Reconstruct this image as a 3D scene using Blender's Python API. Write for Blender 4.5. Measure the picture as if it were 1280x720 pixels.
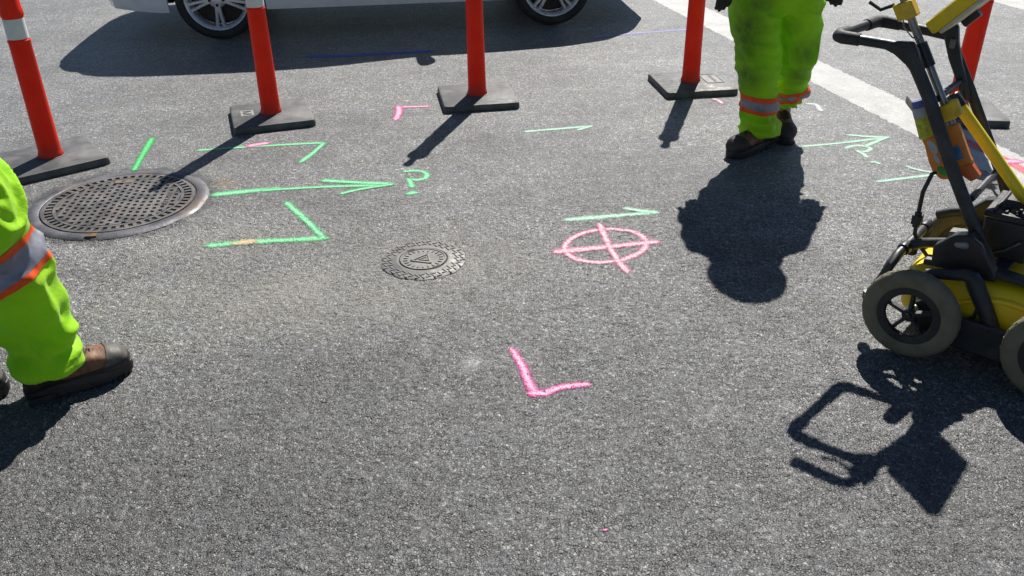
import bpy, bmesh, math, random
from math import sin, cos, pi, radians, sqrt, exp, atan2
from mathutils import Vector, Matrix, noise

random.seed(7)
for o in list(bpy.data.objects):
    bpy.data.objects.remove(o)
S = bpy.context.scene
COL = S.collection

# ------------------------------------------------------------------ camera
PITCH, ROLL, CAM_H = radians(29.0), radians(1.0), 1.68
F = Vector((0, cos(PITCH), -sin(PITCH)))
DN = Vector((0, -sin(PITCH), -cos(PITCH)))
RT = Vector((1, 0, 0))
CX = RT * cos(ROLL) + DN * sin(ROLL)
CY = -(-RT * sin(ROLL) + DN * cos(ROLL))
cd = bpy.data.cameras.new('camera')
cam = bpy.data.objects.new('camera', cd)
COL.objects.link(cam)
cam.matrix_world = Matrix(((CX.x, CY.x, -F.x, 0), (CX.y, CY.y, -F.y, 0), (CX.z, CY.z, -F.z, CAM_H), (0, 0, 0, 1)))
cd.sensor_width = 36.0
cd.lens = 1118.0 / 1280.0 * 36.0
cd.clip_start = 0.05
cd.clip_end = 2000
S.camera = cam
S.render.resolution_x, S.render.resolution_y = 1024, 576

# ------------------------------------------------------------------ sky and sun
SUN_AZ, SUN_EL = radians(17.0), radians(46.0)
w = bpy.data.worlds.new('World')
S.world = w
w.use_nodes = True
nt = w.node_tree
nt.nodes.clear()
sky = nt.nodes.new('ShaderNodeTexSky')
sky.sky_type = 'NISHITA'
sky.sun_disc = False
sky.sun_elevation = SUN_EL
sky.sun_rotation = SUN_AZ
sky.air_density = 0.75
sky.dust_density = 0.1
bg = nt.nodes.new('ShaderNodeBackground')
bg.inputs['Strength'].default_value = 0.05
wo = nt.nodes.new('ShaderNodeOutputWorld')
nt.links.new(sky.outputs[0], bg.inputs[0])
nt.links.new(bg.outputs[0], wo.inputs[0])
sd = bpy.data.lights.new('sun', 'SUN')
sd.energy = 5.0
sd.angle = radians(0.5)
sd.color = (1.0, 0.96, 0.89)
sun = bpy.data.objects.new('sun', sd)
COL.objects.link(sun)
to_sun = Vector((sin(SUN_AZ) * cos(SUN_EL), cos(SUN_AZ) * cos(SUN_EL), sin(SUN_EL)))
sun.rotation_euler = to_sun.to_track_quat('Z', 'Y').to_euler()
sun.location = to_sun * 20
S.view_settings.view_transform = 'Standard'
S.view_settings.look = 'None'
S.view_settings.exposure = 0.55
S.view_settings.gamma = 1.0
S.view_settings.use_curve_mapping = False

# ------------------------------------------------------------------ node helpers
def new_mat(name):
    m = bpy.data.materials.new(name)
    m.use_nodes = True
    m.node_tree.nodes.clear()
    return m, m.node_tree

class NT:
    """small wrapper to write node trees as expressions"""
    def __init__(s, t):
        s.t = t
    def n(s, typ, **kw):
        nd = s.t.nodes.new(typ)
        for k, v in kw.items():
            setattr(nd, k, v)
        return nd
    def set(s, sock, v):
        if hasattr(v, 'is_output') or isinstance(v, bpy.types.NodeSocket):
            s.t.links.new(v, sock)
        else:
            sock.default_value = v
    def math(s, op, a, b=0.0, c=None, clamp=False):
        nd = s.n('ShaderNodeMath', operation=op, use_clamp=clamp)
        s.set(nd.inputs[0], a)
        s.set(nd.inputs[1], b)
        if c is not None:
            s.set(nd.inputs[2], c)
        return nd.outputs[0]
    def mapr(s, v, a, b, c=0.0, d=1.0, smooth=True):
        nd = s.n('ShaderNodeMapRange', interpolation_type='SMOOTHSTEP' if smooth else 'LINEAR')
        s.set(nd.inputs[0], v)
        for i, x in enumerate((a, b, c, d)):
            s.set(nd.inputs[i + 1], x)
        return nd.outputs[0]
    def noise(s, vec, scale, detail=3.0, rough=0.5, dim='3D', dist=0.0):
        nd = s.n('ShaderNodeTexNoise', noise_dimensions=dim)
        if vec is not None:
            s.t.links.new(vec, nd.inputs['Vector'])
        nd.inputs['Scale'].default_value = scale
        nd.inputs['Detail'].default_value = detail
        nd.inputs['Roughness'].default_value = rough
        nd.inputs['Distortion'].default_value = dist
        return nd.outputs[0]
    def voro(s, vec, scale, feature='F1', dim='2D'):
        nd = s.n('ShaderNodeTexVoronoi', voronoi_dimensions=dim, feature=feature)
        s.t.links.new(vec, nd.inputs['Vector'])
        nd.inputs['Scale'].default_value = scale
        return nd
    def mix(s, fac, a, b, blend='MIX'):
        nd = s.n('ShaderNodeMix', data_type='RGBA', blend_type=blend)
        s.set(nd.inputs[0], fac)
        s.set(nd.inputs[6], a if not isinstance(a, tuple) else (*a[:3], 1))
        s.set(nd.inputs[7], b if not isinstance(b, tuple) else (*b[:3], 1))
        return nd.outputs[2]
    def ramp(s, fac, stops):
        nd = s.n('ShaderNodeValToRGB')
        s.set(nd.inputs[0], fac)
        e = nd.color_ramp.elements
        while len(e) < len(stops):
            e.new(0.5)
        for i, (p, c) in enumerate(stops):
            e[i].position = p
            e[i].color = (*c[:3], 1) if isinstance(c, tuple) else (c, c, c, 1)
        return nd.outputs[0]
    def sep(s, vec):
        nd = s.n('ShaderNodeSeparateXYZ')
        s.t.links.new(vec, nd.inputs[0])
        return nd.outputs
    def bump(s, h, strength, dist, normal=None):
        nd = s.n('ShaderNodeBump')
        s.set(nd.inputs['Strength'], strength)
        nd.inputs['Distance'].default_value = dist
        s.t.links.new(h, nd.inputs['Height'])
        if normal is not None:
            s.t.links.new(normal, nd.inputs['Normal'])
        return nd.outputs[0]
    def principled(s, **kw):
        nd = s.n('ShaderNodeBsdfPrincipled')
        for k, v in kw.items():
            if isinstance(v, tuple) and len(v) == 3:
                v = (*v, 1)
            s.set(nd.inputs[k.replace('_', ' ')], v)
        return nd.outputs[0]
    def out(s, sh):
        o = s.n('ShaderNodeOutputMaterial')
        s.t.links.new(sh, o.inputs[0])
    def pos(s):
        return s.n('ShaderNodeNewGeometry').outputs['Position']
    def obj(s):
        return s.n('ShaderNodeTexCoord').outputs['Object']
    def uv(s):
        return s.n('ShaderNodeTexCoord').outputs['UV']

MATS = {}
def mat(name, col, rough=0.5, metal=0.0, var=0.12, scale=14.0, bump=0.15, bdist=0.002, bscale=120.0, dirt=None, dirt_amt=0.0, spec=0.5, coat=0.0):
    """painted / plastic / metal surface with uneven colour, grime and fine relief"""
    if name in MATS:
        return MATS[name]
    m, t = new_mat(name)
    g = NT(t)
    p = g.obj()
    n1 = g.noise(p, scale, 5, 0.6)
    c = g.mix(g.mapr(n1, 0.3, 0.7), tuple(x * (1 - var) for x in col), tuple(min(1, x * (1 + var)) for x in col))
    r = g.mapr(g.noise(p, scale * 2.3, 4, 0.6), 0.3, 0.7, max(0.02, rough - 0.1), min(1, rough + 0.12))
    if dirt is not None:
        dm = g.mapr(g.noise(p, scale * 0.55, 6, 0.7), 0.5, 0.68, 0.0, dirt_amt)
        c = g.mix(dm, c, dirt)
    nrm = g.bump(g.noise(p, bscale, 3, 0.6), bump, bdist)
    kw = dict(Base_Color=c, Roughness=r, Metallic=metal, Normal=nrm, Specular_IOR_Level=spec)
    if coat:
        kw['Coat_Weight'] = coat
        kw['Coat_Roughness'] = 0.06
    g.out(g.principled(**kw))
    MATS[name] = m
    return m

# ------------------------------------------------------------------ asphalt
def gauss_mask(g, xyz, cx, cy, rx, ry):
    dx = g.math('DIVIDE', g.math('SUBTRACT', xyz[0], cx), rx)
    dy = g.math('DIVIDE', g.math('SUBTRACT', xyz[1], cy), ry)
    d = g.math('ADD', g.math('MULTIPLY', dx, dx), g.math('MULTIPLY', dy, dy))
    return g.math('POWER', 2.718, g.math('MULTIPLY', d, -1.0))

def asphalt_relief(g):
    """aggregate: returns position, stone mask, stone tint, height"""
    t = g.t
    p = g.pos() if t.type == 'SHADER' else g.n('GeometryNodeInputPosition').outputs[0]
    wv = g.n('ShaderNodeTexNoise')
    t.links.new(p, wv.inputs['Vector'])
    wv.inputs['Scale'].default_value = 95.0
    wv.inputs['Detail'].default_value = 2.0
    add = g.n('ShaderNodeVectorMath', operation='MULTIPLY_ADD')
    t.links.new(wv.outputs[1], add.inputs[0])
    add.inputs[1].default_value = (0.009, 0.009, 0.0)
    t.links.new(p, add.inputs[2])
    q = add.outputs[0]
    v1 = g.voro(q, 106.0)
    e1 = g.voro(q, 106.0, 'DISTANCE_TO_EDGE').outputs['Distance']
    v2 = g.voro(q, 225.0)
    c1 = g.sep(v1.outputs['Color'])
    c2 = g.sep(v2.outputs['Color'])
    fine = g.noise(p, 480.0, 2, 0.6)
    mid = g.noise(p, 34.0, 4, 0.65)
    lump = g.noise(p, 62.0, 3, 0.6)
    # chips lie packed together; open voids between them come in patches
    void = g.mapr(g.math('ADD', g.math('MULTIPLY', lump, .6), g.math('MULTIPLY', g.noise(p, 11.0, 4, .6), .4)), .38, .64, .02, .24)
    st1 = g.mapr(e1, 0.0, void)
    st2 = g.math('SUBTRACT', 1.0, g.mapr(v2.outputs['Distance'], .30, .62))
    # some chips have been lost, others stand proud, each with its own tilt
    lvl = g.mapr(c1[2], 0.0, 1.0, .15, 1.0, False)
    h = g.math('MULTIPLY', st1, lvl)
    h = g.math('ADD', h, g.math('MULTIPLY', st2, 0.34))
    h = g.math('ADD', h, g.math('MULTIPLY', fine, 0.30))
    h = g.math('ADD', h, g.math('MULTIPLY', mid, 2.2))
    return p, st1, st2, c1, c2, h, fine, mid

def patch_mask(g, xyz):
    """1 where the road surface is built stone by stone, 0 where it is too far off to tell"""
    m = g.math('MULTIPLY', g.mapr(xyz[1], 3.55, 4.25, 1.0, 0.0), g.mapr(xyz[1], 1.36, 1.46))
    m = g.math('MULTIPLY', m, g.mapr(xyz[0], -2.30, -2.15))
    return g.math('MULTIPLY', m, g.mapr(xyz[0], 1.95, 2.08, 1.0, 0.0))

def asphalt_material():
    m, t = new_mat('asphalt')
    g = NT(t)
    p, st1, st2, c1, c2, h, fine, mid = asphalt_relief(g)
    xyz = g.sep(p)
    tint1 = g.ramp(c1[1], [(0.0, (.098, .100, .105)), (.40, (.175, .176, .178)), (.70, (.275, .273, .268)), (.88, (.47, .465, .455)), (1.0, (.80, .79, .77))])
    tint2 = g.ramp(c2[1], [(0.0, (.088, .090, .095)), (.5, (.190, .190, .191)), (.82, (.37, .367, .36)), (1.0, (.66, .65, .63))])
    binder = g.mix(g.mapr(fine, .3, .7), (.014, .015, .017), (.045, .046, .048))
    c = g.mix(g.mapr(c1[0], .25, .8, .15, .95), tint1, tint2)
    c = g.mix(g.math('MULTIPLY', g.math('SUBTRACT', 1.0, st2), .55), c, binder)
    c = g.mix(g.math('SUBTRACT', 1.0, st1), c, binder)
    # broad wear and grime
    big = g.noise(p, 0.9, 5, 0.6)
    med = g.noise(p, 4.2, 5, 0.65)
    k = g.math('ADD', g.mapr(big, .3, .7, .76, 1.12), g.mapr(med, .3, .7, -.15, .13))
    sv = g.n('ShaderNodeMapping')
    t.links.new(p, sv.inputs['Vector'])
    sv.inputs['Rotation'].default_value = (0, 0, .35)
    sv.inputs['Scale'].default_value = (.35, 2.6, 1)
    k = g.math('ADD', k, g.mapr(g.noise(sv.outputs[0], 1.0, 4, .6), .3, .7, -.07, .07))
    pit = g.voro(p, 3.1)
    k = g.math('MULTIPLY', k, g.mapr(g.math('ADD', pit.outputs['Distance'], g.mapr(fine, .3, .7, -.01, .01)), .018, .034, .22, 1.0))
    # backlit brightening with distance painted into the colour: darker near, paler far
    far_sheen = g.mapr(g.math('ADD', xyz[1], g.mapr(big, .2, .8, -.9, .9)), 2.4, 5.6, 0.0, 1.0)
    k = g.math('MULTIPLY', k, g.mapr(far_sheen, 0.0, 1.0, .71, .98))
    # oil-darkened patches left by traffic
    for ox, oy, rx, ry, am in ((-.50, 2.50, .45, .26, .28), (-1.2, 2.0, .85, .50, .36), (-.45, 1.75, .8, .32, .24), (-1.25, 3.25, .35, .18, .14), (1.0, 1.75, .35, .22, .12), (.15, 4.55, .7, .25, .08)):
        k = g.math('MULTIPLY', k, g.math('SUBTRACT', 1.0, g.math('MULTIPLY', g.math('MULTIPLY', gauss_mask(g, xyz, ox, oy, rx, ry), g.mapr(med, .3, .7, .45, 1.3)), am)))
    mul = g.n('ShaderNodeVectorMath', operation='SCALE')
    t.links.new(c, mul.inputs[0])
    g.set(mul.inputs['Scale'], k)
    c = mul.outputs[0]
    hue = g.mapr(g.noise(p, 5.5, 4, .6), .32, .68)
    c = g.mix(1.0, c, g.mix(hue, (.965, .985, 1.035), (1.03, 1.005, .965)), 'MULTIPLY')
    # sandy dust trodden into the surface between the manhole and the valve cover
    dust = gauss_mask(g, xyz, -.80, 2.98, .62, .22)
    dust = g.math('MAXIMUM', dust, g.math('MULTIPLY', gauss_mask(g, xyz, -.35, 3.25, .42, .36), .9))
    dust = g.math('MAXIMUM', dust, g.math('MULTIPLY', gauss_mask(g, xyz, -1.2, 3.5, .5, .3), .6))
    dust = g.math('MULTIPLY', dust, g.mapr(g.math('ADD', med, g.math('MULTIPLY', fine, .5)), .35, 1.0, .1, .75))
    c = g.mix(dust, c, (.225, .212, .185))
    # rusty stain beside the manhole, tar fill round its frame
    rust = g.math('MULTIPLY', gauss_mask(g, xyz, -1.44, 4.15, .09, .06), g.mapr(med, .4, .6, .2, .8))
    c = g.mix(rust, c, (.22, .13, .06))
    dx = g.math('SUBTRACT', xyz[0], -1.858)
    dy = g.math('SUBTRACT', xyz[1], 3.935)
    rr = g.math('SQRT', g.math('ADD', g.math('MULTIPLY', dx, dx), g.math('MULTIPLY', dy, dy)))
    rr = g.math('ADD', rr, g.mapr(g.noise(p, 14.0, 4, .65), .3, .7, -.035, .035))
    tar = g.mapr(rr, .425, .475, .92, 0.0)
    c = g.mix(tar, c, (.03, .031, .034))
    # small white spill
    spill = g.math('MULTIPLY', gauss_mask(g, xyz, -.135, 2.52, .035, .04), g.mapr(fine, .4, .6, .2, .7))
    c = g.mix(spill, c, (.5, .5, .49))
    rough = g.mapr(g.math('MAXIMUM', st1, g.math('MULTIPLY', st2, .8)), 0, 1, .75, .46)
    nrm = g.bump(h, .62, .0088)
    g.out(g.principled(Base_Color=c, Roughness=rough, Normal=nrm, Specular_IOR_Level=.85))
    return m

def paint_material(name, edge, core, density=0.9, wear=0.0):
    """sprayed paint: solid along the middle of the stroke, breaking into specks at its edge"""
    m, t = new_mat(name)
    g = NT(t)
    p, st1, st2, c1, c2, h, fine, mid = asphalt_relief(g)
    u = g.sep(g.uv())
    d = g.math('ABSOLUTE', g.math('SUBTRACT', g.math('MULTIPLY', u[0], 2.0), 1.0))
    n = g.math('ADD', g.math('MULTIPLY', g.noise(p, 290.0, 2, .7), .65), g.math('MULTIPLY', g.noise(p, 75.0, 3, .6), .35))
    cover = g.math('ADD', g.math('MULTIPLY', d, -1.35), density * 1.25 - 1.15)
    cover = g.math('ADD', cover, g.math('MULTIPLY', n, 2.3))
    cover = g.math('ADD', cover, g.math('MULTIPLY', g.math('SUBTRACT', st1, .7), .5))
    a = g.mapr(cover, .0, .62, 0.0, .94)
    if wear:
        a = g.math('MULTIPLY', a, g.mapr(g.math('ADD', g.math('MULTIPLY', st1, .5), g.noise(p, 22.0, 4, .7)), .30, .62, 1 - wear, 1.0))
    c = g.mix(g.mapr(g.math('ADD', d, g.mapr(g.noise(p, 210.0, 2, .6), .3, .7, -.26, .26)), .10, .66), core, edge)  # paler core puts the paint's overexposed highlight into the colour
    nrm = g.bump(h, .8, .0036)
    g.out(g.principled(Base_Color=c, Roughness=.6, Normal=nrm, Alpha=a, Specular_IOR_Level=.35))
    return m

def line_material():
    m, t = new_mat('road_line_paint')
    g = NT(t)
    p, st1, st2, c1, c2, h, fine, mid = asphalt_relief(g)
    u = g.sep(g.uv())
    d = g.math('ABSOLUTE', g.math('SUBTRACT', g.math('MULTIPLY', u[0], 2.0), 1.0))
    e = g.math('ADD', d, g.mapr(g.noise(p, 20.0, 6, .75), .3, .7, -.10, .07))
    a = g.mapr(e, .925, .965, 1.0, 0.0)
    chips = g.math('ADD', g.noise(p, 42.0, 5, .75), g.math('MULTIPLY', st1, .10))
    a = g.math('MULTIPLY', a, g.mapr(chips, .34, .42, .25, 1.0))
    c = g.mix(g.mapr(g.noise(p, 6.0, 5, .7), .3, .7), (.43, .43, .424), (.54, .54, .53))
    c = g.mix(g.mapr(g.noise(p, 90.0, 3, .6), .52, .68, 0, .5), c, (.27, .27, .262))
    c = g.mix(g.mapr(g.noise(p, 2.4, 6, .7), .55, .72, 0, .28), c, (.26, .26, .256))
    g.out(g.principled(Base_Color=c, Roughness=.6, Normal=g.bump(h, .8, .0024), Alpha=a, Specular_IOR_Level=.35))
    return m

# ------------------------------------------------------------------ mesh helpers
def V(*a):
    return Vector(a if len(a) > 1 else a[0])

class MB:
    def __init__(s):
        s.v, s.f, s.uv = [], [], None
    def add(s, vs, fs, M=None):
        b = len(s.v)
        for p in vs:
            p = Vector(p)
            s.v.append(M @ p if M is not None else p)
        s.f += [[i + b for i in q] for q in fs]
        return s
    def box(s, c, size, M=None):
        x, y, z = (k / 2 for k in size)
        vs = [V(c) + V(a * x, b * y, d * z) for d in (-1, 1) for b in (-1, 1) for a in (-1, 1)]
        return s.add(vs, [[0, 2, 3, 1], [4, 5, 7, 6], [0, 1, 5, 4], [2, 6, 7, 3], [0, 4, 6, 2], [1, 3, 7, 5]], M)
    def rings(s, rs, caps=True, closed=False, M=None):
        n = len(rs[0])
        vs = [p for r in rs for p in r]
        fs = []
        m = len(rs)
        for i in range(m if closed else m - 1):
            for j in range(n):
                a, b = i * n + j, i * n + (j + 1) % n
                c, d = ((i + 1) % m) * n + (j + 1) % n, ((i + 1) % m) * n + j
                fs.append([a, b, c, d])
        if caps and not closed:
            fs.append(list(range(n))[::-1])
            fs.append([(m - 1) * n + j for j in range(n)])
        return s.add(vs, fs, M)
    def tube(s, pts, rad, seg=12, ref=None, caps=True, closed=False, M=None):
        pts = [V(p) for p in pts]
        n = len(pts)
        if not isinstance(rad, (list, tuple)):
            rad = [rad] * n
        rs = []
        prev = None
        for i, p in enumerate(pts):
            a = pts[i - 1] if (i > 0 or closed) else p
            b = pts[(i + 1) % n] if (i < n - 1 or closed) else p
            d = (b - a)
            d = d.normalized() if d.length > 1e-9 else V(0, 0, 1)
            if ref is not None:
                e1 = V(ref)
                e1 = (e1 - d * e1.dot(d)).normalized()
            elif prev is None:
                e1 = d.orthogonal().normalized()
            else:
                e1 = (prev - d * prev.dot(d)).normalized()
            prev = e1
            e2 = d.cross(e1)
            r = rad[i]
            r1, r2 = r if isinstance(r, (list, tuple)) else (r, r)
            rs.append([p + e1 * r1 * cos(2 * pi * k / seg) + e2 * r2 * sin(2 * pi * k / seg) for k in range(seg)])
        return s.rings(rs, caps, closed, M)
    def lathe(s, prof, seg=24, M=None, closed=False, caps=True):
        rs = [[V(r * cos(2 * pi * k / seg), r * sin(2 * pi * k / seg), z) for k in range(seg)] for r, z in prof]
        return s.rings(rs, caps, closed, M)
    def prism(s, poly, z0, z1, M=None):
        n = len(poly)
        vs = [V(x, y, z0) for x, y in poly] + [V(x, y, z1) for x, y in poly]
        fs = [list(range(n))[::-1], [n + i for i in range(n)]] + [[i, (i + 1) % n, n + (i + 1) % n, n + i] for i in range(n)]
        return s.add(vs, fs, M)
    def ball(s, c, r, seg=16, rings=10, M=None):
        r = r if isinstance(r, (list, tuple)) else (r, r, r)
        rs = []
        for i in range(1, rings):
            t = pi * i / rings
            rs.append([V(c) + V(r[0] * sin(t) * cos(2 * pi * k / seg), r[1] * sin(t) * sin(2 * pi * k / seg), -r[2] * cos(t)) for k in range(seg)])
        return s.rings(rs, True, False, M)
    def mesh(s, name, sharp=35):
        me = bpy.data.meshes.new(name)
        me.from_pydata([tuple(p) for p in s.v], [], s.f)
        me.validate()
        bm = bmesh.new()
        bm.from_mesh(me)
        bmesh.ops.recalc_face_normals(bm, faces=bm.faces)
        bm.to_mesh(me)
        bm.free()
        if s.uv:
            ul = me.uv_layers.new(name='UVMap')
            for lp in me.loops:
                ul.data[lp.index].uv = s.uv[lp.vertex_index]
        smooth(me, sharp)
        return me
    def build(s, name, m, parent=None, bevel=0.0, seg=2, sharp=35):
        return link(name, s.mesh(name, sharp), m, parent, bevel, seg)

def smooth(me, sharp=35):
    for p in me.polygons:
        p.use_smooth = True
    if sharp:
        me.set_sharp_from_angle(angle=radians(sharp))

def link(name, me, m, parent=None, bevel=0.0, seg=2):
    o = bpy.data.objects.new(name, me)
    COL.objects.link(o)
    if m is not None:
        me.materials.clear()
        me.materials.append(m)
    if parent is not None:
        o.parent = parent
    if bevel:
        md = o.modifiers.new('bevel', 'BEVEL')
        md.width = bevel
        md.segments = seg
        md.limit_method = 'ANGLE'
        md.angle_limit = radians(40)
        md.harden_normals = False
    return o

def empty(name, loc=(0, 0, 0), rz=0.0):
    o = bpy.data.objects.new(name, None)
    o.empty_display_size = 0.1
    COL.objects.link(o)
    o.location = loc
    o.rotation_euler = (0, 0, rz)
    return o

def tag(o, label=None, cat=None, group=None, kind=None):
    if label: o['label'] = label
    if cat: o['category'] = cat
    if group: o['group'] = group
    if kind: o['kind'] = kind
    return o

def remesh(mb, voxel, iters=4, fac=0.5):
    """union of overlapping closed shapes as one continuous skin"""
    me = mb.mesh('skin', 0)
    o = bpy.data.objects.new('skin', me)
    COL.objects.link(o)
    r = o.modifiers.new('r', 'REMESH')
    r.mode = 'VOXEL'
    r.voxel_size = voxel
    r.adaptivity = 0.0
    if iters:
        sm = o.modifiers.new('s', 'SMOOTH')
        sm.factor = fac
        sm.iterations = iters
    dg = bpy.context.evaluated_depsgraph_get()
    out = bpy.data.meshes.new_from_object(o.evaluated_get(dg))
    bpy.data.objects.remove(o)
    bpy.data.meshes.remove(me)
    smooth(out, 0)
    return out

def displace(me, fn):
    me.update()
    nr = [n.vector.copy() for n in me.vertex_normals]
    for v, n in zip(me.vertices, nr):
        v.co = v.co + n * fn(v.co, n)
    me.update()

def relax(me, n=2, f=.5):
    bm = bmesh.new()
    bm.from_mesh(me)
    for _ in range(n):
        bmesh.ops.smooth_vert(bm, verts=bm.verts, factor=f, use_axis_x=True, use_axis_y=True, use_axis_z=True)
    bm.to_mesh(me)
    bm.free()
    me.update()

def slice_mesh(src, planes, off, name):
    """the piece of a mesh between planes, lifted along its normals (bands, caps, trims)"""
    bm = bmesh.new()
    bm.from_mesh(src)
    bm.normal_update()
    for v in bm.verts:
        v.co = v.co + v.normal * off
    for co, no in planes:
        gm = bm.verts[:] + bm.edges[:] + bm.faces[:]
        bmesh.ops.bisect_plane(bm, geom=gm, plane_co=V(co), plane_no=V(no), clear_outer=True)
    me = bpy.data.meshes.new(name)
    bm.to_mesh(me)
    bm.free()
    smooth(me, 0)
    return me

# ================================================================== ground
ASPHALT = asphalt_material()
PX0, PX1, PY0, PY1 = -2.3, 2.08, 1.36, 4.25
def relief_group(name, grid):
    """geometry nodes: the packed stone chips of the near road surface, and the same relief under paint"""
    t = bpy.data.node_groups.new(name, 'GeometryNodeTree')
    t.interface.new_socket('Geometry', in_out='INPUT', socket_type='NodeSocketGeometry')
    t.interface.new_socket('Geometry', in_out='OUTPUT', socket_type='NodeSocketGeometry')
    g = NT(t)
    gi, go = g.n('NodeGroupInput'), g.n('NodeGroupOutput')
    p, st1, st2, c1, c2, h, fine, mid = asphalt_relief(g)
    xyz = g.sep(p)
    lvl = g.mapr(c1[2], 0.0, 1.0, .25, 1.0, False)
    hg = g.math('ADD', g.math('MULTIPLY', st1, lvl), g.math('MULTIPLY', st2, .30))
    hg = g.math('ADD', hg, g.math('MULTIPLY', g.math('SUBTRACT', mid, .5), 2.4))
    dz = g.math('MULTIPLY', g.math('MULTIPLY', g.math('SUBTRACT', hg, 1.42), .0038), patch_mask(g, xyz))
    cmb = g.n('ShaderNodeCombineXYZ')
    g.set(cmb.inputs[2], dz)
    sp = g.n('GeometryNodeSetPosition')
    t.links.new(cmb.outputs[0], sp.inputs['Offset'])
    if grid:
        gr = g.n('GeometryNodeMeshGrid')
        gr.inputs['Size X'].default_value = PX1 - PX0
        gr.inputs['Size Y'].default_value = PY1 - PY0
        gr.inputs['Vertices X'].default_value = int((PX1 - PX0) / .0041)
        gr.inputs['Vertices Y'].default_value = int((PY1 - PY0) / .0041)
        tf = g.n('GeometryNodeTransform')
        tf.inputs['Translation'].default_value = ((PX0 + PX1) / 2, (PY0 + PY1) / 2, 0)
        t.links.new(gr.outputs[0], tf.inputs['Geometry'])
        t.links.new(tf.outputs[0], sp.inputs['Geometry'])
        sm = g.n('GeometryNodeSetMaterial')
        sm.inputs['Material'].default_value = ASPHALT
        t.links.new(sp.outputs[0], sm.inputs['Geometry'])
        ss = g.n('GeometryNodeSetShadeSmooth')
        t.links.new(sm.outputs[0], ss.inputs[0])
        jn = g.n('GeometryNodeJoinGeometry')
        t.links.new(ss.outputs[0], jn.inputs[0])
        t.links.new(gi.outputs[0], jn.inputs[0])
        t.links.new(jn.outputs[0], go.inputs[0])
    else:
        t.links.new(gi.outputs[0], sp.inputs['Geometry'])
        t.links.new(sp.outputs[0], go.inputs[0])
    return t
b = MB()
R0 = 400.0
b.add([(-R0, -R0, 0), (R0, -R0, 0), (R0, R0, 0), (-R0, R0, 0), (PX0, PY0, 0), (PX1, PY0, 0), (PX1, PY1, 0), (PX0, PY1, 0)], [[0, 1, 5, 4], [1, 2, 6, 5], [2, 3, 7, 6], [3, 0, 4, 7]])
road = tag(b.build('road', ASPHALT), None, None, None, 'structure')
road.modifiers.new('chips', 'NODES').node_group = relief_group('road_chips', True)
PAINT_RELIEF = relief_group('paint_relief', False)

def ribbon(b, pts, w0, w1, z, spread=1.42):
    """flat stroke with rounded ends; uv.x runs across it"""
    pts = [V(p[0], p[1], 0) for p in pts]
    # resample through a smooth curve
    out = []
    n = len(pts)
    for i in range(n - 1):
        p0, p1, p2, p3 = pts[max(i - 1, 0)], pts[i], pts[i + 1], pts[min(i + 2, n - 1)]
        k = max(2, int((p2 - p1).length / 0.005))
        for j in range(k):
            t = j / k
            out.append(0.5 * ((2 * p1) + (p2 - p0) * t + (2 * p0 - 5 * p1 + 4 * p2 - p3) * t * t + (3 * p1 - p0 - 3 * p2 + p3) * t ** 3))
    out.append(pts[-1])
    d0 = (out[0] - out[1]).normalized()
    d1 = (out[-1] - out[-2]).normalized()
    h0, h1 = w0 * spread / 2, w1 * spread / 2
    seq = []
    for k in (0.98, .8, .5):
        seq.append((out[0] + d0 * h0 * k, h0 * sqrt(1 - k * k)))
    m = len(out)
    for i, p in enumerate(out):
        t = i / (m - 1)
        wob = 1 + .16 * noise.noise(p * 9.0)
        seq.append((p, (h0 + (h1 - h0) * t) * wob))
    for k in (.5, .8, .98):
        seq.append((out[-1] + d1 * h1 * k, h1 * sqrt(1 - k * k)))
    base = len(b.v)
    if b.uv is None:
        b.uv = []
    N = len(seq)
    for i, (p, hw) in enumerate(seq):
        a, c = seq[max(0, i - 1)][0], seq[min(N - 1, i + 1)][0]
        d = (c - a).normalized()
        s = V(-d.y, d.x, 0)
        for k in (-1, -.75, -.5, -.25, 0, .25, .5, .75, 1):
            q = p + s * hw * k
            b.v.append(V(q.x, q.y, z))
            cap = 0.0
            if i < 3: cap = (0.98, .8, .5)[i]
            if i >= N - 3: cap = (.5, .8, .98)[i - N + 3]
            dd = max(abs(k), min(1, sqrt((hw * k / (h0 if i < N / 2 else h1)) ** 2 + cap * cap)))
            b.uv.append((.5 + .5 * dd * (1 if k >= 0 else -1), i / N))
    for i in range(N - 1):
        for j in range(8):
            a = base + i * 9 + j
            b.f.append([a, a + 1, a + 10, a + 9])

# painted crossing lines
LINE = line_material()
def road_line(x0, y0, x1, y1, wd, label):
    p, q = V(x0, y0, 0), V(x1, y1, 0)
    d = (q - p).normalized()
    s = V(-d.y, d.x, 0) * wd / 2
    b = MB()
    b.uv = []
    n = 24
    for i in range(n + 1):
        c = p.lerp(q, i / n)
        b.v += [c + s + V(0, 0, .0011), c - s + V(0, 0, .0011)]
        b.uv += [(0, i / n), (1, i / n)]
    for i in range(n):
        b.f.append([2 * i, 2 * i + 1, 2 * i + 3, 2 * i + 2])
    return tag(b.build('crossing_line', LINE), label, 'road line')
road_line(.30, 13.4, 3.02, 2.05, .335, 'wide white painted line running diagonally behind the worker and under the cart')
road_line(3.06, 13.9, 5.6, 3.3, .335, 'white painted line at the far right edge, beyond the rightmost orange post')

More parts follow.
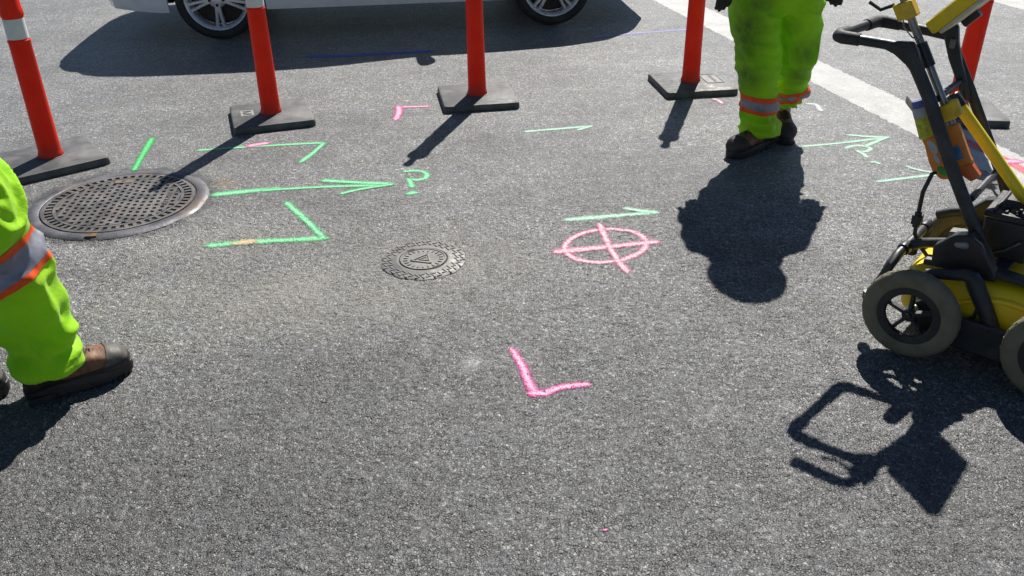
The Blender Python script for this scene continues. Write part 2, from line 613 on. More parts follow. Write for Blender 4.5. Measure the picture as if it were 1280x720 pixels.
MARKS = [
    ('paint_stroke', 'short thick bright green spray stroke at the far edge of the large manhole', 'green_bright', [([(-1.945, 4.366), (-1.974, 4.554), (-2.015, 4.834)], 0.034, 0.042)]),
    ('paint_corner_mark', 'green spray line with hooked corner crossed by the shadow beside the manhole', 'green', [([(-1.690, 4.637), (-1.519, 4.666), (-1.306, 4.694), (-1.056, 4.719), (-1.024, 4.692)], 0.03, 0.035), ([(-1.027, 4.705), (-1.052, 4.581), (-1.093, 4.440)], 0.03, 0.036)]),
    ('paint_arrow', 'long green spray arrow pointing at the green question mark', 'green', [([(-1.416, 4.016), (-1.277, 4.049), (-1.138, 4.073)], 0.06, 0.05), ([(-1.201, 4.056), (-0.933, 4.084), (-0.589, 4.099)], 0.03, 0.035), ([(-0.924, 4.166), (-0.784, 4.139), (-0.586, 4.109)], 0.042, 0.04), ([(-0.810, 3.999), (-0.713, 4.054), (-0.589, 4.099)], 0.03, 0.03)]),
    ('paint_question_mark', 'bright green spray question mark at the tip of the long arrow', 'green', [([(-0.531, 4.272), (-0.483, 4.280), (-0.441, 4.262), (-0.417, 4.217), (-0.426, 4.175), (-0.460, 4.156), (-0.505, 4.168)], 0.032, 0.034), ([(-0.505, 4.163), (-0.493, 4.126), (-0.481, 4.074)], 0.03, 0.036), ([(-0.479, 3.988), (-0.468, 3.991)], 0.05, 0.05)]),
    ('paint_corner_mark', 'green spray line with angled corner nearest the small valve cover', 'green', [([(-1.285, 3.460), (-1.136, 3.485), (-0.966, 3.498), (-0.816, 3.512)], 0.05, 0.05), ([(-0.816, 3.512), (-0.910, 3.673), (-1.054, 3.894)], 0.034, 0.036)]),
    ('paint_dab', 'pink spray dab on the green line below the second orange post', 'pink', [([(-1.425, 4.693), (-1.390, 4.711), (-1.349, 4.728)], 0.05, 0.05)]),
    ('paint_dab', 'faint orange spray dab on the green line nearest the valve cover', 'orange', [([(-1.182, 3.475), (-1.149, 3.482), (-1.120, 3.488)], 0.05, 0.05)]),
    ('paint_arrow', 'small pale green spray arrow right of the middle orange post', 'pale_green', [([(0.097, 4.852), (0.289, 4.890), (0.460, 4.923)], 0.035, 0.035), ([(0.397, 4.870), (0.431, 4.896), (0.465, 4.922)], 0.035, 0.03)]),
    ('paint_arrow', 'pale green spray arrow just above the pink circle', 'pale_green', [([(0.257, 3.659), (0.421, 3.682), (0.654, 3.720)], 0.045, 0.045), ([(0.535, 3.766), (0.591, 3.741), (0.646, 3.721)], 0.035, 0.045)]),
    ('paint_target_mark', 'pink spray circle crossed by an X', 'pink_pale', [([(0.573, 3.406), (0.564, 3.371), (0.547, 3.337), (0.523, 3.307), (0.492, 3.281), (0.458, 3.260), (0.421, 3.246), (0.384, 3.239), (0.347, 3.239), (0.312, 3.247), (0.281, 3.261), (0.256, 3.282), (0.238, 3.309), (0.227, 3.339), (0.225, 3.373), (0.232, 3.408), (0.247, 3.443), (0.270, 3.475), (0.300, 3.504), (0.335, 3.527), (0.374, 3.543), (0.415, 3.551), (0.455, 3.551), (0.491, 3.542), (0.523, 3.526), (0.548, 3.502), (0.565, 3.474), (0.574, 3.441), (0.573, 3.406)], 0.034, 0.034), ([(0.193, 3.341), (0.305, 3.359), (0.459, 3.387), (0.612, 3.416)], 0.05, 0.04), ([(0.394, 3.593), (0.411, 3.408), (0.434, 3.251), (0.459, 3.160)], 0.035, 0.035)]),
    ('paint_corner_mark', 'bright pink spray L shape in the foreground', 'pink', [([(-0.001, 2.593), (0.030, 2.494), (0.049, 2.400), (0.066, 2.337)], 0.03, 0.037), ([(0.061, 2.338), (0.102, 2.341), (0.149, 2.366), (0.196, 2.378), (0.233, 2.381)], 0.038, 0.03)]),
    ('paint_corner_mark', 'small pink spray corner mark left of the middle orange post base', 'pink', [([(-0.501, 5.350), (-0.594, 5.347), (-0.683, 5.344)], 0.035, 0.04), ([(-0.678, 5.344), (-0.663, 5.249), (-0.668, 5.113)], 0.045, 0.045)]),
    ('paint_arrow', 'pale green spray arrow reaching the white line right of the worker', 'pale_green', [([(1.570, 4.536), (1.780, 4.575), (2.057, 4.650)], 0.03, 0.03), ([(1.869, 4.699), (1.963, 4.668), (2.066, 4.650)], 0.034, 0.032), ([(1.910, 4.531), (1.983, 4.590), (2.057, 4.650)], 0.035, 0.03)]),
    ('paint_question_mark', 'pale green spray question mark under the arrow by the white line', 'pale_green', [([(1.789, 4.500), (1.833, 4.529), (1.883, 4.526), (1.912, 4.488), (1.881, 4.447), (1.835, 4.438)], 0.03, 0.03), ([(1.831, 4.450), (1.843, 4.414), (1.848, 4.366)], 0.03, 0.03), ([(1.852, 4.286), (1.864, 4.286), (1.874, 4.268)], 0.03, 0.03)]),
    ('paint_arrow', 'pale green spray arrow passing beneath the marking cart', 'pale_green', [([(1.787, 4.032), (1.925, 4.067), (2.151, 4.119)], 0.03, 0.03), ([(2.002, 4.212), (2.044, 4.167), (2.131, 4.109)], 0.025, 0.025)]),
    ('paint_stroke', "short white hooked paint stroke beside the standing worker's boot", 'white_paint', [([(1.818, 5.266), (1.856, 5.248), (1.851, 5.139)], 0.03, 0.035)]),
    ('paint_dab', 'pale pink spray dab below the orange post next to the standing worker', 'pink_pale', [([(1.270, 5.386), (1.290, 5.360), (1.299, 5.311)], 0.03, 0.035)]),
    ('paint_line', 'blue spray line lying in the shadow of the white car', 'blue', [([(-1.453, 6.592), (-1.151, 6.617), (-0.590, 6.695)], 0.06, 0.05)]),
    ('paint_line', 'thin violet spray line at the front edge of the car shadow', 'violet', [([(0.690, 7.051), (0.981, 7.135), (1.429, 7.238)], 0.05, 0.04)]),
    ('paint_line', 'red and pink spray line crossing the white line behind the cart', 'red_pink', [([(2.445, 4.617), (2.476, 4.515), (2.505, 4.381), (2.533, 4.253), (2.550, 4.111)], 0.05, 0.06), ([(2.441, 4.579), (2.475, 4.406), (2.502, 4.289)], 0.04, 0.03)]),
    ('paint_dab', 'bright pink spray dab beside the red line behind the cart', 'pink', [([(2.505, 4.277), (2.531, 4.265), (2.571, 4.263)], 0.07, 0.06)]),
    ('paint_dab', 'tiny pink paint speck in the foreground asphalt', 'pink', [([(0.228, 1.727), (0.235, 1.728)], 0.009, 0.008)]),
]

PAINT = {
    'green_bright': paint_material('paint_green_bright', (.03, .45, .09), (.14, .72, .26), .93),
    'green': paint_material('paint_green', (.09, .50, .20), (.32, .80, .46), .91),
    'pale_green': paint_material('paint_pale_green', (.30, .58, .42), (.56, .80, .66), .85),
    'pink': paint_material('paint_pink', (.66, .06, .27), (.92, .54, .75), .93),
    'pink_pale': paint_material('paint_pink_pale', (.68, .17, .31), (.90, .66, .74), .90),
    'orange': paint_material('paint_orange', (.62, .40, .22), (.75, .56, .38), .84),
    'blue': paint_material('paint_blue', (.03, .11, .55), (.05, .18, .80), 1.0),
    'violet': paint_material('paint_violet', (.28, .27, .60), (.38, .37, .72), .88),
    'white_paint': paint_material('paint_white', (.55, .58, .56), (.68, .72, .70), .95),
    'red_pink': paint_material('paint_red_pink', (.75, .07, .12), (.85, .20, .22), .88),
}
for mi, (nm, lb, mk, strokes) in enumerate(MARKS):
    b = MB()
    for i, (pts, w0, w1) in enumerate(strokes):
        ribbon(b, pts, w0, w1, .0016 + .0004 * i + (.0012 if 'dab' in nm else 0))
    o = tag(b.build(nm, PAINT[mk]), lb, 'paint mark')
    o.modifiers.new('relief', 'NODES').node_group = PAINT_RELIEF

# ================================================================== manhole
def arc_mask(x, y, R):
    return x * x + y * y < R * R

IRON = mat('cast_iron', (.140, .133, .130), .5, .5, .4, 8, .7, .003, 120, (.125, .10, .085), .55)
IRON_W = mat('worn_iron', (.10, .10, .113), .56, .35, .35, 7, .6, .003, 70, (.15, .105, .075), .75)
IRON_D = mat('iron_recess', (.035, .03, .027), .8, 0, .3, 20, .6, .003, 90)
mh = tag(empty('manhole', (-1.858, 3.935, -.0028), radians(5.7)), 'large round cast iron manhole cover with grid of slots beside the left worker', 'manhole')
b = MB()
prof = [(.352, .003), (.352, .009), (.356, .0112), (.388, .0104), (.402, .007), (.409, .002)]
seg = 96
rs = []
for r, z in prof:
    ring = []
    for k in range(seg):
        a = 2 * pi * k / seg
        dr = (.009 * noise.noise(V(cos(a) * 3, sin(a) * 3, 1)) + .006 * noise.noise(V(cos(a) * 11, sin(a) * 11, 1)) if r > .37 else 0)
        dz = .0016 * noise.noise(V(cos(a) * 4, sin(a) * 4, r * 20)) if z > .005 else 0
        ring.append(V((r + dr) * cos(a), (r + dr) * sin(a), z + dz))
    rs.append(ring)
b.rings(rs, caps=False)
frame = b.build('frame', IRON_W, mh)
b = MB()
b.lathe([(.0005, .0045), (.350, .0045)], 64, caps=False)
b.build('recess', IRON_D, mh)
# lid: an outer rim, radial teeth and rows of staggered slots between ribs
b = MB()
b.lathe([(.328, .005), (.328, .011), (.345, .011), (.345, .005)], 80, caps=False)
for k in range(54):
    a = 2 * pi * (k + .5) / 54
    M = Matrix.Rotation(a, 4, 'Z')
    b.box((.312, 0, .008), (.030, .017, .0056), M)
b.lathe([(.280, .005), (.280, .0106), (.294, .0106), (.294, .005)], 80, caps=False)
lid = b.build('lid', IRON, mh)
b = MB()
pitch = .0335
nrow = int(.278 / pitch)
for i in range(-nrow, nrow + 1):
    x = i * pitch
    half = sqrt(max(0, .276 ** 2 - x * x))
    if half < .02:
        continue
    b.box((x, 0, .0082), (.0165, 2 * half, .0056))
    y = -half + (.014 if i % 2 else .034)
    while y < half - .006:
        xm = x + pitch / 2
        if xm * xm + y * y < .273 ** 2:
            b.box((xm, y, .0080), (pitch - .0165, .0195, .0050))
        y += .040
grid = b.build('slot_grid', IRON, lid)
tag(grid, kind='stuff')
b = MB()
b.box((-.02, -.378, .0130), (.050, .030, .004))
b.build('pick_notch', mat('rusty_notch', (.16, .09, .05), .8, 0.2, .3, 30), mh)
b = MB()
b.box((-.045, .250, .0125), (.085, .040, .004))
pk = b.build('lifting_eye', mat('rusty_eye', (.19, .15, .12), .7, .4, .3, 30), lid, .004)
b = MB()
b.lathe([(.0005, .0152), (.011, .0152), (.011, .0140)], 14, Matrix.Translation((-.045, .250, 0)), caps=False)
b.build('lifting_hole', IRON_D, lid)
# raised letters worn past reading run along the lid's right side: short bars
b = MB()
for k in range(7):
    y = -.075 + k * .022
    b.box((.222, y, .0118), (.026, .006, .003))
    if k % 2:
        b.box((.231, y + .007, .0118), (.006, .012, .003))
    else:
        b.box((.222, y + .006, .0116), (.006, .010, .003))
tag(b.build('worn_lettering', IRON, lid), kind='stuff')

# ================================================================== valve cover
vc = tag(empty('valve_cover', (-.3635, 3.285, -.0034), radians(12)), 'small round iron valve cover with a triangle cast in its lid', 'valve cover')
VI = mat('valve_iron', (.145, .142, .138), .6, .25, .25, 12, .4, .0015, 150, (.20, .185, .16), .7)
VI2 = mat('valve_iron_tread', (.175, .172, .168), .55, .25, .2, 12, .4, .0015, 150, (.20, .185, .16), .5)
b = MB()
rs = []
for r, z in [(.102, .003), (.102, .0075), (.110, .0085), (.116, .0060), (.166, .0060), (.174, .003)]:
    ring = []
    for k in range(72):
        a = 2 * pi * k / 72
        dr = .006 * noise.noise(V(cos(a) * 3.1, sin(a) * 3.1, 4)) if r > .16 else 0
        ring.append(V((r + dr) * cos(a), (r + dr) * sin(a), z))
    rs.append(ring)
b.rings(rs, caps=False)
fl = b.build('flange', VI, vc)
b = MB()
gp = .0225
for ix in range(-9, 10):
    for iy in range(-9, 10):
        x, y = ix * gp, iy * gp
        r = sqrt(x * x + y * y)
        if .1215 < r < .164:
            M = Matrix.Translation((x, y, 0)) @ Matrix.Rotation(radians(20 + (90 if (ix + iy) % 2 else 0)), 4, 'Z')
            b.box((0, 0, .0072), (.0062, .0225, .0042), M)
tag(b.build('tread_bars', VI2, fl, .001, 1), kind='stuff')
b = MB()
b.lathe([(.0005, .0042), (.102, .0042)], 48, caps=False)
b.build('gap', IRON_D, vc)
b = MB()
b.lathe([(.0005, .0070), (.088, .0070), (.089, .0098), (.095, .0098), (.096, .0046)], 56, caps=False)
vl = b.build('lid', VI, vc)
b = MB()
T = [V(-.050, -.006, 0), (V(.024, .040, 0)), (V(.024, -.046, 0))]
for i in range(3):
    p, q = T[i], T[(i + 1) % 3]
    c = (p + q) / 2
    d = q - p
    M = Matrix.Translation((c.x, c.y, 0)) @ Matrix.Rotation(atan2(d.y, d.x), 4, 'Z')
    b.box((0, 0, .0088), (d.length + .006, .009, .0045), M)
t2 = [p * .42 + V(.004, -.001, 0) for p in T]
for i in range(3):
    p, q = t2[i], t2[(i + 1) % 3]
    c = (p + q) / 2
    d = q - p
    M = Matrix.Translation((c.x, c.y, 0)) @ Matrix.Rotation(atan2(d.y, d.x), 4, 'Z')
    b.box((0, 0, .0083), (d.length + .004, .006, .0040), M)
b.build('triangle_emblem', VI2, vl, .001, 1)
b = MB()
for k in range(22):
    M = Matrix.Rotation(2 * pi * k / 22, 4, 'Z')
    b.box((.074, 0, .0084), (.017, .0055, .0040), M)
tag(b.build('lid_ticks', VI2, vl, .0008, 1), kind='stuff')
for a in (115, -62):
    b = MB()
    M = Matrix.Rotation(radians(a), 4, 'Z')
    b.box((.0965, 0, .0100), (.012, .034, .0012), M)
    b.build('pry_slot', IRON_D, vl)

# ================================================================== delineator posts
def orange_mat():
    m, t = new_mat('orange_plastic')
    g = NT(t)
    p = g.obj()
    n1 = g.noise(p, 7, 5, .6)
    c = g.mix(g.mapr(n1, .3, .7), (.80, .026, .006), (.90, .040, .010))
    sx = g.sep(p)
    sc = g.n('ShaderNodeCombineXYZ')
    g.set(sc.inputs[0], g.math('MULTIPLY', sx[0], 60.0))
    g.set(sc.inputs[1], g.math('MULTIPLY', sx[1], 60.0))
    g.set(sc.inputs[2], g.math('MULTIPLY', sx[2], 7.0))
    scr = g.noise(sc.outputs[0], 1.0, 4, .7)
    c = g.mix(g.mapr(scr, .60, .74, 0, .5), c, (.25, .06, .04))
    low = g.mapr(g.math('ADD', sx[2], g.mapr(n1, .3, .7, -.03, .03)), .04, .14, .45, 0)
    c = g.mix(low, c, (.16, .05, .035))
    pr = g.principled(Base_Color=c, Roughness=g.mapr(scr, .3, .7, .34, .5), Specular_IOR_Level=.28, Normal=g.bump(g.noise(p, 40, 4, .6), .12, .003))
    tr = g.n('ShaderNodeBsdfTranslucent')
    g.set(tr.inputs[0], (.90, .035, .008, 1))
    mx = g.n('ShaderNodeMixShader')
    mx.inputs[0].default_value = .22
    t.links.new(pr, mx.inputs[1])
    t.links.new(tr.outputs[0], mx.inputs[2])
    g.out(mx.outputs[0])
    return m
ORANGE = orange_mat()
RUBBER = mat('base_rubber', (.085, .086, .090), .62, 0, .3, 9, .5, .002, 140, (.20, .19, .175), .55, .45)
WHITE_BAND = mat('reflective_white', (.74, .75, .73), .42, 0, .06, 18, .1, .001, 60, (.45, .44, .42), .4)
STICK = mat('sticker', (.25, .25, .24), .6, 0, .08, 30)
BLACK = mat('black_print', (.02, .02, .022), .6, 0, .2, 30)

# shaft: hollow tapered tube with a swollen foot, moulded rings and a gripping head
SHAFT = [(.0615, .040), (.0625, .046), (.0605, .060), (.0570, .068), (.0562, .075), (.0535, .30), (.0510, .632), (.0530, .637), (.0530, .645),
         (.0490, .650), (.0482, .755), (.0520, .760), (.0535, .768), (.0535, .788), (.0505, .796), (.0490, .850), (.0470, .855), (.0465, .955), (.0495, .960),
         (.0495, 1.00), (.0560, 1.010), (.0560, 1.045), (.0400, 1.060), (.0230, 1.075), (.0200, 1.10), (.0210, 1.15), (.0270, 1.165), (.0250, 1.19), (.0005, 1.20)]
me_shaft = None
def delineator(x, y, rz, label, dx=0, dy=0, lean=(0, 0), detail=None):
    global me_shaft, me_base, me_b1, me_b2, me_socket
    r = tag(empty('delineator_post', (x, y, 0), radians(rz)), label, 'delineator post', 'orange delineator posts around the work area')
    if me_shaft is None:
        b = MB(); b.lathe(SHAFT, 32); me_shaft = b.mesh('post', 28)
        b = MB()
        S2 = .23
        ol = []
        for cx, cy, a0 in ((1, 1, 0), (-1, 1, 90), (-1, -1, 180), (1, -1, 270)):
            for k in range(5):
                a = radians(a0 + k * 22.5)
                ol.append((cx * (S2 - .022) + .022 * cos(a), cy * (S2 - .022) + .022 * sin(a)))
        rs = []
        for k, z in ((1.0, .0015), (1.004, .004), (1.0, .030), (.985, .0385), (.962, .041)):
            rs.append([V(px * k, py * k, z) for px, py in ol])
        b.rings(rs)
        me_base = b.mesh('base', 25)
        b = MB(); b.lathe([(.0498, .654), (.0490, .751)], 32, caps=False); me_b1 = b.mesh('reflective_band')
        b = MB(); b.lathe([(.0478, .858), (.0473, .952)], 32, caps=False); me_b2 = b.mesh('reflective_band')
        b = MB(); b.lathe([(.072, .0405), (.072, .043), (.064, .0445)], 32, caps=False); me_socket = b.mesh('socket_ring')
    bs = link('base', me_base, RUBBER, r)
    p = link('post', me_shaft, ORANGE, r)
    p.location = (dx, dy, 0)
    p.rotation_euler = (radians(lean[0]), radians(lean[1]), 0)
    link('reflective_band', me_b1, WHITE_BAND, p)
    link('reflective_band', me_b2, WHITE_BAND, p)
    sk = link('socket_ring', me_socket, RUBBER, bs)
    sk.location = (dx, dy, 0)
    return r, bs
delineator(-2.42, 4.49, 39, 'orange delineator post at far left beside the manhole, white band showing')
r2, bs2 = delineator(-1.41, 5.16, 18, 'orange delineator post with a small sticker on its base, second from left')
r3, bs3 = delineator(-.195, 5.465, 9, 'orange delineator post in the middle, third from left, scuffed plain base')
r4, bs4 = delineator(1.18, 5.665, 7.5, 'orange delineator post beside the standing worker, moulded panel in its base', -.01, 0)
delineator(2.600, 5.03, -9, 'orange delineator post at far right behind the cart', 0, .0, lean=(0, 1.0))
# sticker with a letter M on the second base
b = MB(); b.box((-.137, .030, .0418), (.075, .105, .0016))
st = b.build('sticker', STICK, bs2)
b = MB()
for yy, xx, ln, rot in ((.062, -.137, .05, 0), (-.002, -.137, .05, 0), (.047, -.137, .052, 24), (.015, -.137, .052, -24)):
    M = Matrix.Translation((xx, yy, .0432)) @ Matrix.Rotation(radians(rot), 4, 'Z')
    b.box((0, 0, 0), (ln, .009, .0012), M)
b.build('sticker_letter', BLACK, st)
# moulded panel on the fourth base
b = MB()
for cx, cy, sx, sy in ((.135, .115, .11, .008), (.135, -.075, .11, .008), (.082, .02, .008, .182), (.188, .02, .008, .182)):
    b.box((cx, cy, .0422), (sx, sy, .0034))
pn = b.build('moulded_panel', mat('panel_edge', (.07, .07, .072), .6, 0, .2, 20), bs4, .001, 1)
b = MB(); b.box((.135, .02, .0416), (.096, .172, .0014))
b.build('panel_face', mat('panel_face', (.12, .12, .119), .6, 0, .15, 20), pn)
b = MB()
for k in range(9):
    b.box((.140, .085 - k * .0165, .0428), (.020 if k % 3 else .026, .008, .0012))
tag(b.build('panel_lettering', BLACK, pn), kind='stuff')
b = MB()
random.seed(3)
for k in range(7):
    b.box((-.17 + .02 * random.random(), .16 - k * .045, .0414), (.05 + .05 * random.random(), .006, .0012))
tag(b.build('scuff_marks', BLACK, bs4), kind='stuff')

# ================================================================== car
CARPAINT = mat('white_car_paint', (.88, .89, .90), .28, 0, .03, 4, .02, .001, 30, (.50, .49, .47), .35, .5, .6)
TRIM = mat('black_trim', (.022, .022, .024), .55, 0, .2, 20)
GLASS = mat('dark_glass', (.012, .015, .017), .05, 0, .1, 4, 0.0, .001, 20, None, 0, .8)
TYRE = mat('tyre_rubber', (.022, .022, .023), .75, 0, .25, 18, .4, .002, 90, (.06, .055, .05), .4)
ALLOY = mat('alloy', (.70, .71, .73), .30, .5, .06, 10, .05, .001, 60, (.20, .17, .14), .35)
DISC = mat('brake_dark', (.045, .042, .04), .6, .5, .3, 20)
LAMP = mat('lamp_clear', (.55, .57, .60), .12, .3, .1, 20)
LAMPR = mat('lamp_red', (.45, .02, .02), .15, 0, .1, 20)
car = tag(empty('car', (-1.062, 8.184, 0), radians(6.4)), 'white hatchback car stopped behind the orange posts, alloy wheels', 'car')
AX = 1.345
AXR = -1.30
def lerp_tab(x, tab):
    for (x0, y0), (x1, y1) in zip(tab, tab[1:]):
        if x <= x1:
            t = max(0, min(1, (x - x0) / (x1 - x0)))
            return y0 + (y1 - y0) * t
    return tab[-1][1]
TOP = [(-2.16, .55), (-2.12, .76), (-2.05, .88), (-1.95, .99), (-1.80, 1.16), (-1.62, 1.33), (-1.45, 1.41), (-1.15, 1.455), (-.4, 1.475), (.05, 1.44), (.25, 1.38), (.95, .98), (1.2, .94), (1.7, .86), (2.0, .76), (2.16, .66), (2.22, .52)]
BELT = [(-2.16, .50), (-2.06, .80), (-1.88, .95), (-1.0, .97), (.9, .92), (1.2, .90), (1.7, .82), (2.0, .72), (2.16, .62), (2.22, .50)]
ROOFW = [(-2.16, .70), (-1.95, .62), (-1.7, .60), (-.8, .62), (.1, .61), (.3, .62), (.95, .74), (1.3, .78), (1.9, .70), (2.22, .55)]
WID = [(-2.16, .66), (-2.1, .78), (-1.95, .85), (-1.6, .885), (-.5, .895), (.8, .895), (1.6, .885), (1.95, .82), (2.12, .70), (2.22, .54)]
def zlow(x):
    z = .215 if x < 1.9 else .215 + (x - 1.9) * .12
    if x < -1.75:
        z = .215 + (-1.75 - x) * .10
    for a in (AXR, AX):
        d = abs(x - a)
        if d < .372:
            z = max(z, .315 + sqrt(.372 ** 2 - d * d))
    return z
xs = sorted(set([round(-2.16 + i * .06, 3) for i in range(74)] + [round(a + .3725 * cos(radians(k * 7.5)), 4) for a in (AXR, AX) for k in range(25)] + [.95, .25, -1.62, -1.93, 2.22]))
xs = [x for x in xs if -2.161 < x < 2.221]
def section(x):
    w_, zl, be, tp, rw = lerp_tab(x, WID), zlow(x), lerp_tab(x, BELT), lerp_tab(x, TOP), lerp_tab(x, ROOFW)
    be = min(be, tp - .01)
    h = [(w_ * .955, zl), (w_ * .985, max(zl + .012, .30)), (w_, max(zl + .025, .46)), (w_ * 1.003, max(zl + .04, .62)),
         (w_ * .985, max(be - .06, zl + .055)), (w_ * .955, max(be, zl + .07)), (min(rw, w_ * .95), max(tp - .03, zl + .08)), (rw * .72, tp), (rw * .35, tp + .018)]
    return h
b = MB()
rs = []
for x in xs:
    h = section(x)
    rs.append([V(x, -y, z) for y, z in h] + [V(x, 0, h[-1][1] + .004)] + [V(x, y, z) for y, z in reversed(h)])
nn = len(rs[0])
vs = [p for r in rs for p in r]
fs = []
for i in range(len(rs) - 1):
    for j in range(nn - 1):
        fs.append([i * nn + j, i * nn + j + 1, (i + 1) * nn + j + 1, (i + 1) * nn + j])
fs.append(list(range(nn)))
fs.append([(len(rs) - 1) * nn + j for j in range(nn)])
b.add(vs, fs)
body = b.build('body', CARPAINT, car, sharp=32)
b = MB()
b.box((0, 0, .42), (1.86, 1.30, .42))
b.box((-1.85, 0, .42), (.34, 1.2, .36))
b.box((1.88, 0, .42), (.34, 1.2, .36))
b.box((-AX, 0, .52), (.9, .96, .36))
b.box((AX, 0, .52), (.9, .96, .36))
b.box((0, -.80, .225), (1.8, .06, .04))
b.box((0, .80, .225), (1.8, .06, .04))
b.build('underbody', TRIM, car, .02)
def skin_patch(name, xr, js, m, off=.004, side=1, n=14):
    """panel lying just proud of the body between two girth lines"""
    b = MB()
    P = []
    for i in range(n + 1):
        x = xr[0] + (xr[1] - xr[0]) * i / n
        h = section(x)
        row = []
        for jj in js:
            j0 = int(jj); t = jj - j0
            a = h[j0]; c = h[min(j0 + 1, len(h) - 1)]
            y, z = a[0] + (c[0] - a[0]) * t, a[1] + (c[1] - a[1]) * t
            row.append(V(x, -side * (y + off), z + off * .6))
        P.append(row)
    k = len(js)
    b.add([p for r in P for p in r], [[i * k + j, i * k + j + 1, (i + 1) * k + j + 1, (i + 1) * k + j] for i in range(n) for j in range(k - 1)])
    return b.build(name, m, car)
for sd_ in (1, -1):
    skin_patch('side_window', (-.42, .62), (5.08, 5.5, 5.9), GLASS, side=sd_)
    skin_patch('side_window', (-1.36, -.50), (5.08, 5.5, 5.9), GLASS, side=sd_)
    skin_patch('headlight', (1.80, 2.10), (4.2, 4.6, 5.0, 5.6), LAMP, side=sd_)
    skin_patch('tail_light', (-2.13, -1.93), (3.3, 3.8, 4.3, 4.9), LAMPR, side=sd_)
    for xd in (.78, -.46, -1.22):
        b = MB()
        pts = []
        for jj in (1.2, 2, 3, 4, 5):
            h = section(xd)[int(jj)]
            pts.append(V(xd, -sd_ * (h[0] + .0015), max(h[1], .34)))
        b.tube(pts, .0035, 6)
        b.build('door_seam', TRIM, body)
    for xd in (-.22, -1.02):
        b = MB()
        b.tube([(xd - .09, -sd_ * .905, .845), (xd - .06, -sd_ * .925, .85), (xd + .06, -sd_ * .925, .85), (xd + .09, -sd_ * .905, .845)], .012, 8)
        b.build('door_handle', CARPAINT, body)
    b = MB()
    b.tube([(.62, -sd_ * .80, .96), (.64, -sd_ * .86, .985), (.655, -sd_ * .92, .995), (.66, -sd_ * .985, .99), (.66, -sd_ * 1.02, .98)], [(.05, .03), (.055, .05), (.06, .075), (.055, .07), (.03, .04)], 14, ref=(1, 0, 0))
    b.build('side_mirror', CARPAINT, car)
def top_patch(name, xr, m, kk=.9, n=10):
    b = MB()
    P = []
    for i in range(n + 1):
        x = xr[0] + (xr[1] - xr[0]) * i / n
        tp, rw = lerp_tab(x, TOP), lerp_tab(x, ROOFW)
        P.append([V(x, rw * t * kk, tp + .012 + .018 * (1 - abs(t)) - .018 * abs(t) ** 3) for t in (-1, -.72, -.35, 0, .35, .72, 1)])
    k = 7
    b.add([p for r in P for p in r], [[i * k + j, i * k + j + 1, (i + 1) * k + j + 1, (i + 1) * k + j] for i in range(n) for j in range(k - 1)])
    return b.build(name, m, car)
top_patch('windscreen', (.30, .92), GLASS)
top_patch('rear_window', (-1.93, -1.66), GLASS)
b = MB(); b.box((2.20, 0, .44), (.05, .62, .10)); b.build('grille', TRIM, car, .01)
b = MB(); b.box((-2.168, 0, .55), (.012, .42, .12)); b.build('licence_plate', STICK, car, .004)

def car_wheel(x, side, rot, idx):
    wr = empty('wheel', (x, side * .80, .318))
    wr.parent = car
    wr.rotation_euler = (radians(90) * (1 if side < 0 else -1), 0, 0)   # local +z points outwards
    Rt, Rr = .318, .243
    b = MB()
    prof = [(Rr - .012, -.10), (Rr + .01, -.108), (Rt - .035, -.112), (Rt - .008, -.096), (Rt, -.07), (Rt, .05), (Rt - .008, .080), (Rt - .035, .098), (Rr + .012, .094), (Rr, .080), (Rr - .012, .07)]
    b.lathe(prof, 56, caps=False)
    b.build('tyre', TYRE, wr)
    b = MB()
    b.lathe([(Rr - .004, -.10), (Rr - .022, -.06), (Rr - .03, .045), (Rr - .020, .068), (Rr - .004, .084), (Rr + .002, .083), (Rr + .002, .07)], 56, caps=False)
    for k in range(5):
        a = rot + 2 * pi * k / 5
        for sgn in (-1, 1):
            M = Matrix.Rotation(a + sgn * .115, 4, 'Z')
            b.rings([[V(.052, -.019, .050), V(.052, .019, .050), V(.052, .013, .070), V(.052, -.013, .070)],
                     [V(.13, -.0145, .034), V(.13, .0145, .034), V(.13, .010, .066), V(.13, -.010, .066)],
                     [V(.222, -.0165, .030), V(.222, .0165, .030), V(.222, .011, .060), V(.222, -.011, .060)]], True, False, M)
    b.lathe([(.0005, .066), (.030, .070), (.066, .064), (.078, .050), (.078, .02), (.0005, .02)], 30, caps=False)
    rim = b.build('rim', ALLOY, wr, 0.002, 1)
    b = MB()
    for k in range(5):
        a = rot + 2 * pi * k / 5
        b.lathe([(.0115, .058), (.0115, .071), (.008, .074), (.0005, .074)], 8, Matrix.Translation((.055 * cos(a), .055 * sin(a), 0)), caps=False)
    tag(b.build('lug_nuts', DISC, rim), kind='stuff')
    b = MB()
    b.lathe([(.0005, -.02), (.150, -.02), (.150, -.035), (.214, -.036), (.214, -.05)], 40, caps=False)
    b.build('brake_disc', DISC, wr)
for i, (x, sdv, rot) in enumerate(((AXR, -1, radians(-90)), (AX, -1, radians(-54)), (AXR, 1, 0.3), (AX, 1, 0.9))):
    car_wheel(x, sdv, rot, i)

